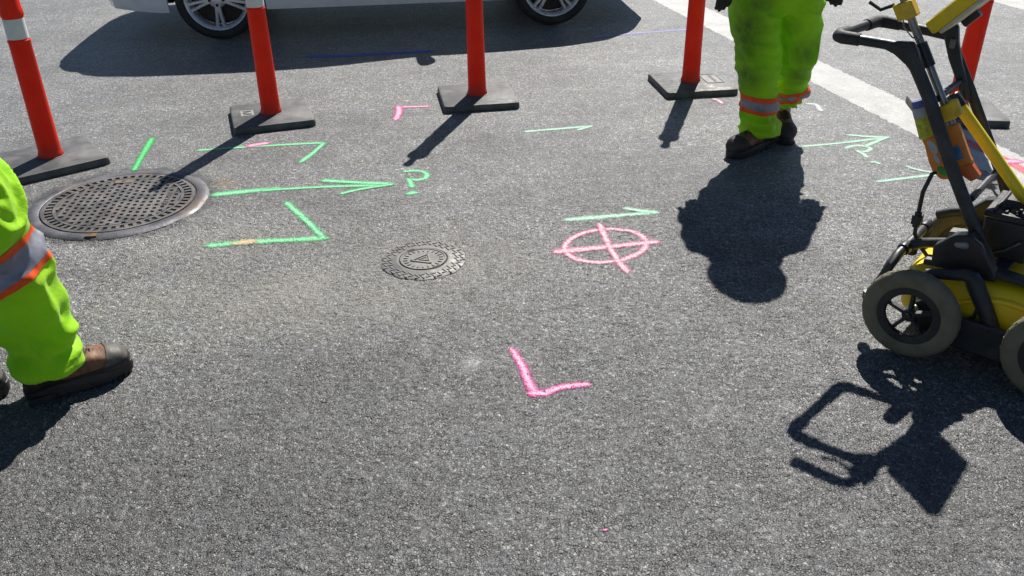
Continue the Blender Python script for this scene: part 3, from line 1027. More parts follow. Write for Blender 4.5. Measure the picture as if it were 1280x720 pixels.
# ================================================================== locating cart
CART_X, CART_Y, CART_A = 1.332, 2.506, radians(-40)
cart = tag(empty('survey_cart', (CART_X, CART_Y, 0), CART_A), 'yellow and black four wheeled ground survey cart with push handle', 'cart')
YEL = mat('yellow_plastic', (.92, .64, .006), .40, 0, .06, 9, .2, .002, 60, (.50, .36, .05), .35)
BLK = mat('black_tube', (.026, .027, .030), .48, .0, .25, 14, .25, .0015, 110, (.09, .085, .08), .35)
BLKP = mat('black_plastic', (.020, .020, .022), .42, 0, .3, 10, .3, .002, 90, (.08, .075, .07), .4)
TYG = mat('cart_tyre', (.160, .141, .095), .82, 0, .15, 16, .5, .002, 80, (.20, .18, .13), .5)
STEEL = mat('steel', (.26, .25, .235), .36, .9, .2, 12, .2, .001, 90, (.15, .12, .09), .5)
ORP = mat('orange_grip', (.72, .24, .035), .45, 0, .14, 16, .2, .002, 60, (.25, .13, .05), .4)
CREAM = mat('cream_edge', (.62, .56, .40), .5, 0, .1, 20)
SCREEN = mat('screen_glass', (.03, .035, .04), .12, 0, .1, 8)

def cart_wheel(x, y, side, rot):
    wr = empty('wheel', (x, y, .1555))
    wr.parent = cart
    wr.rotation_euler = (radians(90) * (1 if side < 0 else -1), 0, 0)
    R, r = .154, .101
    b = MB()
    prof = [(r, -.022), (r + .012, -.026), (R - .02, -.027), (R - .006, -.021), (R, -.012), (R, .012), (R - .006, .021), (R - .02, .027), (r + .012, .026), (r, .022)]
    b.lathe(prof, 48, caps=False)
    ty = b.build('tyre', TYG, wr)
    b = MB()
    for k in range(56):
        M = Matrix.Rotation(2 * pi * k / 56, 4, 'Z')
        b.box((R - .0006, 0, .006 if k % 2 else -.006), (.0034, .010, .011), M)
    tag(b.build('tread_blocks', TYG, ty), kind='stuff')
    b = MB()
    b.lathe([(r + .001, -.022), (r - .012, -.020), (r - .016, 0), (r - .028, .012), (r - .024, .021), (r - .006, .022), (r + .001, .0225)], 44, caps=False)
    for k in range(5):
        M = Matrix.Rotation(rot + 2 * pi * k / 5, 4, 'Z')
        b.rings([[V(.016, -.009, -.006), V(.016, .009, -.006), V(.016, .006, .016), V(.016, -.006, .016)],
                 [V(.084, -.0065, -.006), V(.084, .0065, -.006), V(.084, .0045, .010), V(.084, -.0045, .010)]], True, False, M)
    rim = b.build('rim', BLKP, wr, .0012, 1)
    b = MB()
    b.lathe([(.023, -.02), (.023, .016), (.019, .021), (.012, .021), (.011, .028), (.0005, .029)], 20, caps=False)
    b.build('hub', BLKP, wr)
    return wr
for x, y, sdv, rot in ((-.03, .005, -1, .35), (.405, .005, -1, .8), (-.03, .62, 1, .2), (.405, .62, 1, .6)):
    cart_wheel(x, y, sdv, rot)
for x in (-.03, .405):
    b = MB(); b.tube([(x, .02, .1555), (x, .60, .1555)], .013, 12); b.build('axle', STEEL, cart)
# side plates (dark skids between the wheels)
for y0 in (.058, .542):
    M = Matrix.Translation((0, y0 + .02, 0)) @ Matrix.Rotation(radians(90), 4, 'X')
    b = MB()
    b.prism([(-.03, .10), (.05, .055), (.42, .045), (.50, .06), (.52, .12), (.47, .155), (.09, .165), (.0, .20), (-.04, .17)], 0, .022, M)
    b.build('side_plate', BLK, cart, .005)
# yellow antenna tub: rounded shell with a moulded rib
def superring(x, cy, wy, z0, z1, n=28, e=.42):
    r = []
    for k in range(n):
        a = 2 * pi * k / n
        c, s_ = cos(a), sin(a)
        r.append(V(x, cy + wy * math.copysign(abs(c) ** e, c), (z0 + z1) / 2 + (z1 - z0) / 2 * math.copysign(abs(s_) ** e, s_)))
    return r
b = MB()
sec = [(-.115, .10, .12, .20), (-.105, .155, .085, .235), (-.07, .185, .06, .255), (.0, .195, .045, .268), (.12, .20, .04, .275), (.30, .20, .04, .275), (.44, .195, .045, .262), (.53, .18, .06, .235), (.565, .15, .08, .20), (.575, .09, .11, .17)]
b.rings([superring(x, .31, wy, z0, z1) for x, wy, z0, z1 in sec])
tub = b.build('antenna_tub', YEL, cart, sharp=50)
for yy in (.118, .502):
    b = MB()
    pts = [V(.02 + .42 * t, yy - .006 * (1 if yy < .3 else -1), .15 + .085 * sin(pi * t)) for t in [i / 14 for i in range(15)]]
    b.tube(pts, .010, 8)
    b.build('moulded_rib', YEL, tub)
b = MB()
b.tube([(.04, .104, .165), (.075, .098, .135), (.11, .098, .132), (.14, .102, .16), (.145, .112, .20)], .006, 8)
b.build('strap_cord', BLKP, tub)
b = MB()
b.ball((.30, .112, .13), (.035, .014, .03), 14, 8)
b.build('boss', YEL, tub)
# flat rails across the top of the tub
for y0 in (.175, .445):
    b = MB()
    b.rings([[V(x, y0 + dy, z + dz) for dy, dz in ((-.025, 0), (.025, 0), (.025, .022), (-.025, .022))] for x, z in ((-.06, .268), (.10, .288), (.20, .286), (.42, .275), (.56, .235), (.585, .18))])
    b.build('top_rail', BLK, cart, .004)
for x in (.16, .46):
    b = MB(); b.box((x, .31, .296 if x < .3 else .272), (.05, .30, .018)); b.build('cross_rail', BLK, cart, .004)
# rear bumper tube
b = MB()
b.tube([(-.190, .088, .140), (-.176, .088, .175), (-.160, .090, .215), (-.150, .105, .258), (-.143, .15, .282), (-.138, .31, .288), (-.143, .47, .282), (-.150, .515, .258), (-.160, .530, .215), (-.176, .532, .175), (-.190, .532, .140)], .0165, 14)
bp = b.build('bumper_tube', BLK, cart)
for y in (.088, .532):
    b = MB()
    b.lathe([(.0005, -.018), (.018, -.018), (.021, -.012), (.021, .014), (.0005, .016)], 14, Matrix.Translation((-.194, y, .134)), caps=False)
    b.build('bumper_cap', BLKP, bp)
for y in (.205, .42):
    b = MB()
    b.lathe([(.021, -.02), (.022, -.014), (.022, .014), (.021, .02)], 16, Matrix.Translation((-.14, y, .2855)) @ Matrix.Rotation(radians(90), 4, 'X'), caps=True)
    b.build('tube_collar', BLKP, bp)
for y in (.225, .55):
    b = MB()
    b.tube([(-.137, y, .287), (-.09, y, .312), (.02, y, .345), (.06, y, .36)], .0175, 12)
    b.build('stay_tube', BLK, cart)
b = MB(); b.tube([(-.15, .115, .262), (-.15, .113, .20), (-.12, .115, .16)], .008, 8); b.build('brake_cable', BLKP, cart)
b = MB(); b.tube([(-.152, .135, .272), (-.15, .132, .19), (-.10, .135, .17)], .006, 8); b.build('brake_cable', BLKP, cart)
# gusset bracket at the foot of the near leg
def gusset(y):
    M = Matrix.Translation((0, y + .028, 0)) @ Matrix.Rotation(radians(90), 4, 'X')
    b = MB()
    b.prism([(-.040, .345), (-.02, .362), (.015, .400), (.065, .415), (.100, .39), (.165, .30), (.165, .275), (-.02, .275), (-.035, .295)], 0, .05, M)
    return b.build('bracket', BLKP, cart, .006)
gk = gusset(.165)
gusset(.53)
b = MB()
b.tube([(.012, .160, .368), (.03, .152, .372), (.058, .152, .377), (.066, .160, .379)], [.010, .013, .016, .010], 10, None)
b.lathe([(.016, 0), (.016, .012), (.010, .016), (.0005, .016)], 14, Matrix.Translation((.058, .162, .377)) @ Matrix.Rotation(radians(90), 4, 'X'), caps=False)
b.build('wing_knob', mat('knob_grey', (.20, .20, .205), .4, .2, .2, 20), gk)
# folding strut on the near side: elbow, arm and foot
b = MB()
b.tube([(-.03, .095, .268), (.05, .095, .288), (.085, .095, .300), (.106, .095, .297), (.120, .095, .278), (.165, .095, .205), (.212, .095, .125)], [.016, .018, .021, .026, .028, .026, .023], 14)
stt = b.build('folding_strut', BLK, cart)
b = MB()
b.box((.214, .095, .128), (.06, .05, .03), Matrix.Rotation(0, 4, 'Y'))
b.lathe([(.010, 0), (.010, .012), (.0005, .012)], 10, Matrix.Translation((.200, .068, .150)) @ Matrix.Rotation(radians(90), 4, 'X'), caps=False)
b.build('strut_foot', BLKP, stt, .004)
# handle: two flat-oval legs, arms bent back to the operator, cross grip
NL = [(-.264, .22, .952), (-.174, .22, .812), (-.044, .22, .575), (.070, .22, .385), (.128, .22, .300)]
FL = [(-.232, .55, .932), (-.13, .55, .766), (.037, .55, .483), (.12, .55, .315), (.145, .55, .285)]
for nm, P in (('near', NL), ('far', FL)):
    b = MB()
    b.tube(P, [(.0150, .0215) if nm == 'near' else (.0125, .0175)] * len(P), 14, ref=(0, 1, 0))
    b.build('handle_leg', BLK, cart)
b = MB()
b.tube([(-.262, .22, .948), (-.33, .22, .952), (-.44, .22, .954), (-.478, .222, .954), (-.495, .235, .954), (-.500, .26, .954), (-.478, .52, .950), (-.470, .545, .949), (-.450, .552, .948), (-.34, .551, .940), (-.232, .55, .930)], .0165, 14)
hb = b.build('handle_bar', BLK, cart)
FOAM = mat('foam_grip', (.030, .031, .034), .7, 0, .2, 30, .4, .002, 160)
for P in ([(-.42, .22, .954), (-.478, .222, .954), (-.495, .235, .954), (-.500, .26, .954), (-.495, .31, .953)], [(-.482, .45, .951), (-.478, .52, .950), (-.470, .545, .949), (-.450, .552, .948), (-.40, .552, .945)]):
    b = MB()
    b.tube(P, [.0205, .0215, .0215, .0215, .0205], 14)
    b.build('foam_grip', FOAM, hb)
M = Matrix.Translation((0, .232, 0)) @ Matrix.Rotation(radians(90), 4, 'X')
b = MB()
b.prism([(-.345, .962), (-.25, .972), (-.232, .950), (-.185, .855), (-.200, .842), (-.222, .862), (-.258, .898), (-.300, .926), (-.345, .942)], 0, .026, M)
b.build('gusset_plate', BLK, hb, .006)
for P in ([(-.16, .235, .79), (-.16, .54, .79)], [(.02, .235, .50), (.02, .54, .50)]):
    b = MB()
    b.tube(P, .012, 10)
    b.build('cross_tube', BLK, cart)
# hinge mount for the display on the far leg
M = Matrix.Translation((0, .545, 0)) @ Matrix.Rotation(radians(90), 4, 'X')
b = MB()
b.prism([(-.252, .955), (-.228, .985), (-.203, .972), (-.190, .915), (-.166, .85), (-.136, .79), (-.112, .735), (-.135, .725), (-.172, .79), (-.212, .86)], 0, .030, M)
hm = b.build('display_mount', BLKP, cart, .008)
b = MB(); b.box((-.205, .506, .915), (.018, .010, .030)); b.build('release_clip', mat('clip_grey', (.16, .15, .15), .5, .2, .2, 20), hm, .003)
b = MB(); b.tube([(-.15, .515, .79), (-.135, .512, .72), (-.115, .51, .655)], .0065, 8); b.build('gas_spring', BLKP, hm)
# display unit: yellow case tilted to the operator
P0, P1 = V(-.249, 0, 1.016), V(-.105, 0, 1.175)
ex = (P1 - P0).normalized()
ez = V(-ex.z, 0, ex.x)     # screen normal, up and back to the operator
M = Matrix(((ex.x, 0, ez.x, P0.x), (0, 1, 0, .28), (ex.z, 0, ez.z, P0.z), (0, 0, 0, 1)))
Lx = .168
b = MB(); b.box((Lx / 2, .13, -.024), (Lx, .26, .044), M)
dc = b.build('display_case', YEL, cart, .009, 3)
b = MB(); b.box((Lx / 2 + .004, .13, -.0525), (Lx - .03, .25, .013), M); b.build('case_seam', CREAM, dc, .003)
b = MB(); b.box((Lx / 2, .13, -.001), (Lx - .05, .20, .003), M); b.build('screen', SCREEN, dc)
b = MB(); b.box((.05, .225, -.070), (.06, .04, .026), M); b.build('case_bracket', BLKP, dc, .006)
# battery pack with lid and carrying strap
b = MB(); b.box((.140, .385, .368), (.150, .215, .135)); bx_ = b.build('battery_box', BLKP, cart, .010, 3)
b = MB(); b.box((.140, .385, .446), (.160, .225, .022)); b.build('battery_lid', BLKP, bx_, .006)
for k in range(4):
    b = MB()
    b.box((.088 + k * .034, .385, .460), (.012, .20, .008))
    b.build('lid_rib', BLKP, bx_, .003, 1)
b = MB(); b.tube([(.195, .30, .40), (.215, .30, .455), (.19, .31, .485), (.15, .325, .482), (.11, .33, .472), (.09, .335, .455)], [(.006, .018)] * 6, 10, ref=(1, 0, .3)); b.build('strap', mat('webbing', (.035, .035, .036), .85, 0, .2, 60, .5, .002, 240), bx_)
for yy in (.31, .44):
    b = MB(); b.box((.192, yy, .425), (.014, .03, .05)); b.build('latch', mat('latch_steel', (.30, .30, .31), .35, .7, .2, 20), bx_, .003)
b = MB(); b.tube([(.05, .45, .489), (.028, .45, .478), (.05, .447, .455), (.10, .445, .415), (.166, .44, .342), (.20, .43, .30)], .0042, 8); b.build('wire_bail', STEEL, bx_)
b = MB(); b.tube([(.10, .268, .31), (.15, .262, .34), (.19, .262, .38)], .004, 8); b.build('box_clip_wire', STEEL, bx_)
# signal cable with its plug
b = MB(); b.tube([(-.108, .300, .545), (-.124, .280, .538), (-.135, .26, .477), (-.134, .26, .363), (-.131, .26, .320), (-.102, .26, .278), (-.057, .26, .232), (-.02, .27, .235)], .0072, 10)
cb = b.build('signal_cable', BLKP, cart)
b = MB(); b.box((-.134, .26, .375), (.032, .028, .034)); b.lathe([(.012, -.03), (.012, .03)], 12, Matrix.Translation((-.134, .26, .375))); b.build('cable_plug', BLKP, cb, .003)

# ------------------------------------------------------------------ tools carried on the cart
def cartthing(name, label, cat):
    o = tag(empty(name, (CART_X, CART_Y, 0), CART_A), label, cat)
    return o
wand = cartthing('marking_wand', 'steel marking wand with yellow clips and orange trigger end strapped along the cart leg', 'marking wand')
wd = (V(-.319, .27, 1.084) - V(-.096, .27, .720)).normalized()
w0 = V(-.096, .27, .720)
b = MB(); b.tube([w0 - wd * .0, w0 + wd * .44], .0125, 14); b.build('rod', STEEL, wand)
b = MB(); b.tube([w0 + wd * .20, w0 + wd * .28], .0185, 14); b.build('rod_sleeve', BLKP, wand)
for t, ln in ((.015, .055), (.365, .055)):
    b = MB()
    e1 = V(0, 1, 0); e2 = wd.cross(e1)
    M = Matrix(((e2.x, 0, wd.x, 0), (e2.y, 1, wd.y, 0), (e2.z, 0, wd.z, 0), (0, 0, 0, 1)))
    c = w0 + wd * t
    M = Matrix.Translation(c) @ M
    b.box((-.006, 0, ln / 2), (.040, .044, ln), M)
    b.box((-.030 if t < .2 else .022, -.006, ln / 2 + .004), (.026, .030, ln), M)
    b.build('clip', mat('clip_yellow', (.82, .52, .02), .5, 0, .12, 20, .2, .002, 60, (.3, .2, .06), .4), wand, .005)
b = MB()
tp = w0 + wd * .44
b.tube([tp, tp + wd * .035, tp + wd * .05 + V(-.02, 0, .004), tp + wd * .05 + V(-.16, 0, .0)], [.014, .017, .018, .019], 12)
b.build('pistol_grip', BLKP, wand)
b = MB()
b.tube([tp + V(-.02, 0, -.03), tp + V(-.06, 0, -.05), tp + V(-.10, 0, -.03)], .006, 8)
b.build('grip_lever', BLKP, wand)
M = Matrix.Translation((0, .283, 0)) @ Matrix.Rotation(radians(90), 4, 'X')
b = MB()
b.prism([(-.115, .712), (-.076, .728), (-.018, .627), (-.006, .612), (-.039, .580), (-.052, .592), (-.073, .634)], 0, .028, M)
og = b.build('trigger_body', ORP, wand, .006)
b = MB(); b.prism([(-.076, .650), (-.058, .660), (-.034, .622), (-.051, .611)], .0285, .031, M); b.build('blue_window', mat('blue_plastic', (.06, .20, .38), .4, 0, .3, 40), og, .001)
b = MB(); b.prism([(-.042, .590), (-.012, .612), (.027, .571), (.003, .548), (-.038, .566)], -.002, .030, M); b.build('nozzle_guard', mat('red_orange_plastic', (.62, .14, .03), .5, 0, .15, 20), og, .005)
b = MB(); b.tube([tp - wd * .06 + V(-.02, 0, 0), tp - wd * .1 + V(-.03, 0, -.01), tp - wd * .13 + V(-.01, -.01, -.01), tp - wd * .11 + V(.03, -.01, -.03)], .0025, 6); b.build('trigger_wire', STEEL, wand)

hold = cartthing('spray_can_holder', 'orange tool holder with oval windows hanging left of the cart leg', 'tool holder')
M = Matrix.Translation((0, .318, 0)) @ Matrix.Rotation(radians(90), 4, 'X')
b = MB()
ol = [(-.188, .650), (-.134, .662), (-.072, .584), (-.058, .530), (-.097, .521), (-.127, .542), (-.146, .572), (-.169, .623)]
b.prism(ol, 0, .032, M)
ho = b.build('holder_body', ORP, hold, .006)
WG = mat('pale_grey_plastic', (.42, .43, .44), .5, 0, .15, 20)
def oval(cx, cy, rx, ry, a, z0, z1):
    b = MB()
    b.prism([(cx + rx * cos(t) * cos(a) - ry * sin(t) * sin(a), cy + rx * cos(t) * sin(a) + ry * sin(t) * cos(a)) for t in [2 * pi * i / 16 for i in range(16)]], z0, z1, M)
    return b
oval(-.142, .627, .026, .012, -.85, .0325, .035).build('holder_window', WG, ho)
oval(-.121, .591, .018, .008, -.85, .0325, .035).build('holder_window', WG, ho)
oval(-.096, .553, .020, .011, -.6, .0325, .035).build('green_label', mat('green_label', (.03, .32, .04), .5, 0, .15, 20), ho)
can = cartthing('spray_can', 'yellow and white spray can with blue top standing in the orange holder', 'spray can')
cdv = (V(-.215, .30, .75) - V(-.155, .30, .62)).normalized()
c0 = V(-.155, .303, .62) + cdv * .034
b = MB(); b.tube([c0, c0 + cdv * .072], .0255, 20); b.build('can_body', mat('can_label', (.52, .52, .04), .4, .1, .25, 60, .1, .001, 40, (.12, .12, .02), .6), can)
b = MB(); b.tube([c0 + cdv * .072, c0 + cdv * .098, c0 + cdv * .104], [.0258, .0258, .022], 20); b.build('can_band', WG, can)
b = MB(); b.tube([c0 + cdv * .103, c0 + cdv * .111, c0 + cdv * .128], [.021, .023, .021], 18); b.build('can_cap', mat('blue_cap', (.09, .11, .34), .4, 0, .2, 40), can)

rod = cartthing('yellow_pole', 'thick yellow fibreglass pole with black end cap lying across the cart', 'pole')
r0, r1 = V(-.128, .40, .757), V(.145, .40, .478)
rdir = (r1 - r0).normalized()
b = MB(); b.tube([r0, r0 + rdir * .67], .0195, 20); b.build('shaft', mat('yellow_fibreglass', (.92, .70, .008), .36, 0, .05, 10, .1, .001, 50, (.55, .42, .05), .3), rod)
b = MB(); b.tube([r0 - rdir * .028, r0 - rdir * .024, r0 + rdir * .022, r0 + rdir * .024], [.018, .0225, .0225, .020], 20); b.build('end_cap', BLKP, rod)

# ================================================================== workers
def hivis(name, stains, dirt=(.042, .068, .02)):
    m, t = new_mat(name)
    g = NT(t)
    p = g.obj()
    xyz = g.sep(p)
    n1 = g.noise(p, 6, 5, .6)
    n2 = g.noise(p, 22, 5, .65)
    c = g.mix(g.mapr(n1, .3, .7), (.40, .84, .004), (.50, .93, .010))
    sm = None
    for cx, cy, cz, rx, ry, rz, amt in stains:
        d = None
        for k, (cc, rr) in enumerate(((cx, rx), (cy, ry), (cz, rz))):
            e = g.math('DIVIDE', g.math('SUBTRACT', xyz[k], cc), rr)
            e = g.math('MULTIPLY', e, e)
            d = e if d is None else g.math('ADD', d, e)
        q = g.math('MULTIPLY', g.math('POWER', 2.718, g.math('MULTIPLY', d, -1.0)), amt)
        sm = q if sm is None else g.math('MAXIMUM', sm, q)
    if sm is not None:
        sm = g.math('MULTIPLY', sm, g.mapr(g.math('ADD', n2, g.math('MULTIPLY', n1, .6)), .40, 1.10, .45, 1.0))
        sm = g.math('ADD', sm, g.mapr(n2, .66, .78, 0, .35), clamp=True)
        c = g.mix(sm, c, dirt)
    wv = g.noise(p, 420, 2, .5)
    nrm = g.bump(g.math('ADD', g.math('MULTIPLY', n2, 1.6), g.math('MULTIPLY', wv, .18)), .5, .004)
    pr = g.principled(Base_Color=c, Roughness=.62, Normal=nrm, Specular_IOR_Level=.35, Sheen_Weight=.15)
    tr = g.n('ShaderNodeBsdfTranslucent')
    g.set(tr.inputs[0], c)
    mx = g.n('ShaderNodeMixShader')
    mx.inputs[0].default_value = .28
    t.links.new(pr, mx.inputs[1])
    t.links.new(tr.outputs[0], mx.inputs[2])
    g.out(mx.outputs[0])
    return m
SILVER = mat('reflective_silver', (.25, .26, .31), .45, .15, .12, 18, .3, .002, 60, (.20, .20, .22), .3)
HVOR = mat('hivis_orange', (.95, .10, .008), .6, 0, .10, 18, .3, .002, 60)
LEATHER = mat('brown_leather', (.20, .088, .042), .52, 0, .35, 16, .5, .003, 110, (.05, .035, .025), .55)
TOECAP = mat('grey_rubber_toe', (.085, .078, .066), .55, 0, .2, 14, .3, .002, 120, (.15, .13, .11), .45)
SOLE = mat('black_sole', (.024, .022, .021), .62, 0, .25, 18, .5, .003, 90, (.07, .06, .05), .45)
DLEATHER = mat('dark_leather', (.035, .024, .019), .55, 0, .3, 16, .5, .003, 110, (.07, .05, .04), .4)
LACE = mat('lace', (.05, .035, .022), .8, 0, .2, 60)
GLOVE = mat('black_glove', (.022, .020, .020), .7, 0, .3, 24, .5, .003, 120, (.06, .05, .045), .4)
SKIN = mat('skin', (.44, .26, .19), .5, 0, .1, 20, .2, .001, 120)
EYEW = mat('eye_white', (.7, .7, .68), .2, 0, .02, 10)
HAIRM = mat('hair', (.05, .035, .02), .6, 0, .3, 60, .6, .003, 200)
HATM = mat('white_helmet', (.70, .70, .68), .3, 0, .04, 10)

def boot(root, ankle, d, toe_dark, flex=0.0):
    """work boot; d is the toe direction on the ground, ankle the point above the heel"""
    d = V(d[0], d[1], 0).normalized()
    s = V(-d.y, d.x, 0)
    B = Matrix(((d.x, s.x, 0, ankle[0]), (d.y, s.y, 0, ankle[1]), (0, 0, 1, 0), (0, 0, 0, 1))) @ Matrix.Diagonal((1.06, 1.08, 1.16, 1))
    # upper: foot loft and shaft, grown together
    b = MB()
    prof = [(-.082, .026, .028, .085), (-.074, .036, .026, .115), (-.04, .041, .026, .135), (0, .041, .026, .135), (.05, .043, .026, .120), (.09, .048, .026, .100), (.13, .053, .026, .096), (.165, .053, .026, .092), (.195, .045, .027, .084), (.212, .031, .029, .070), (.220, .014, .032, .052)]
    rs = []
    for x, wy, z0, z1 in prof:
        r = []
        for k in range(20):
            a = 2 * pi * k / 20
            c, s_ = cos(a), sin(a)
            e = .72
            zz = (z0 + z1) / 2 + (z1 - z0) / 2 * math.copysign(abs(s_) ** e, s_)
            r.append(V(x, wy * math.copysign(abs(c) ** e, c) * (1 - .16 * max(0, s_)), zz))
        rs.append(r)
    b.rings(rs)
    b.tube([(-.018, 0, .07), (-.018, 0, .12), (-.02, 0, .17), (-.022, 0, .235)], [(.058, .043), (.057, .044), (.056, .046), (.058, .050)], 20, ref=(1, 0, 0))
    me = remesh(b, .0055, 5)
    displace(me, lambda p, n: .0022 * noise.noise(p * 38) + (.003 * noise.noise(V(p.x * 70, p.y * 8, p.z * 30)) if .05 < p.x < .11 else 0))
    up = link('boot', me, LEATHER, root)
    tc = slice_mesh(me, [((.140, 0, .06), (-1, 0, .55))], .0026, 'toe_cap')
    link('toe_cap', tc, toe_dark, up)
    fx = slice_mesh(me, [((.02, 0, .05), (1, 0, .25)), ((0, 0, .112), (0, 0, 1))], .0020, 'heel_counter')
    link('heel_counter', fx, DLEATHER, up)
    rand = slice_mesh(me, [((0, 0, .046), (-.06, 0, 1))], .0040, 'rubber_rand')
    link('rubber_rand', rand, SOLE, up)
    # sole: outline with heel block and a tread edge
    b = MB()
    ol = []
    for i in range(40):
        a = 2 * pi * i / 40
        x = .070 + .158 * cos(a)
        wy = .043 + .012 * max(0, min(1, (x + .02) / .16)) - .006 * exp(-((x - .03) / .04) ** 2)
        ol.append((x, wy * math.copysign(abs(sin(a)) ** .72, sin(a))))
    b.rings([[V(x * kx + .070 * (1 - kx), y * kx, z) for x, y in ol] for kx, z in ((.965, .003), (.99, .009), (1.005, .024), (1.0, .037), (.955, .041))])
    sl = b.build('sole', SOLE, up)
    b = MB()
    b.box((-.048, 0, .010), (.075, .086, .018))
    for k in range(13):
        x = .02 + k * .0155
        hw = .040 + .012 * max(0, min(1, x / .16)) - (max(0, x - .17) ** 2) * 14
        b.box((x, 0, .0045), (.009, 2 * hw, .007))
    tag(b.build('tread', SOLE, sl, .002, 1), kind='stuff')
    b = MB()
    for k in range(5):
        x = .045 + k * .017
        z = .124 - k * .0075
        b.tube([(x, -.022, z - .006), (x + .004, 0, z + .006), (x, .022, z - .006)], .0028, 6)
        b.tube([(x, -.022, z - .006), (x + .014, 0, z + .002), (x + .017, .022, z - .012)], .0022, 6)
    tag(b.build('laces', LACE, up), kind='stuff')
    up.matrix_basis = B
    return up

def hand_geo(b, wrist, tip, side_v, palm_n, k=1.0):
    """palm, four bent fingers of unequal length and a thumb leaving the side of the palm"""
    wrist, tip = V(wrist), V(tip)
    d = (tip - wrist)
    L = d.length
    d.normalize()
    sv = (side_v - d * side_v.dot(d)).normalized()
    pn = palm_n - d * palm_n.dot(d) - sv * palm_n.dot(sv)
    pn.normalize()
    b.tube([wrist - d * .03, wrist, wrist + d * L * .22, wrist + d * L * .42, wrist + d * L * .5],
           [(.024 * k, .030 * k), (.023 * k, .030 * k), (.019 * k, .042 * k), (.017 * k, .045 * k), (.014 * k, .042 * k)], 14, ref=pn)
    for i, (o, ln) in enumerate(((-.033, .88), (-.011, 1.0), (.011, .94), (.032, .76))):
        a = wrist + d * L * .44 + sv * o
        f = L * .54 * ln
        curl = .30 + .06 * i
        p1 = a + d * f * .42 + pn * f * .06
        p2 = p1 + (d * cos(curl) + pn * sin(curl)) * f * .33
        p3 = p2 + (d * cos(curl * 2.2) + pn * sin(curl * 2.2)) * f * .27
        b.tube([a, p1, p2, p3, p3 + (p3 - p2).normalized() * .004], [.0100 * k, .0098 * k, .0092 * k, .0080 * k, .004], 10)
    a = wrist + d * L * .16 - sv * .030
    t1 = a + (d * .6 - sv * .6 + pn * .35).normalized() * L * .20
    t2 = t1 + (d * .85 - sv * .2 + pn * .4).normalized() * L * .17
    b.tube([a, t1, t2, t2 + (t2 - t1).normalized() * .004], [.014 * k, .0112 * k, .0095 * k, .005], 10)

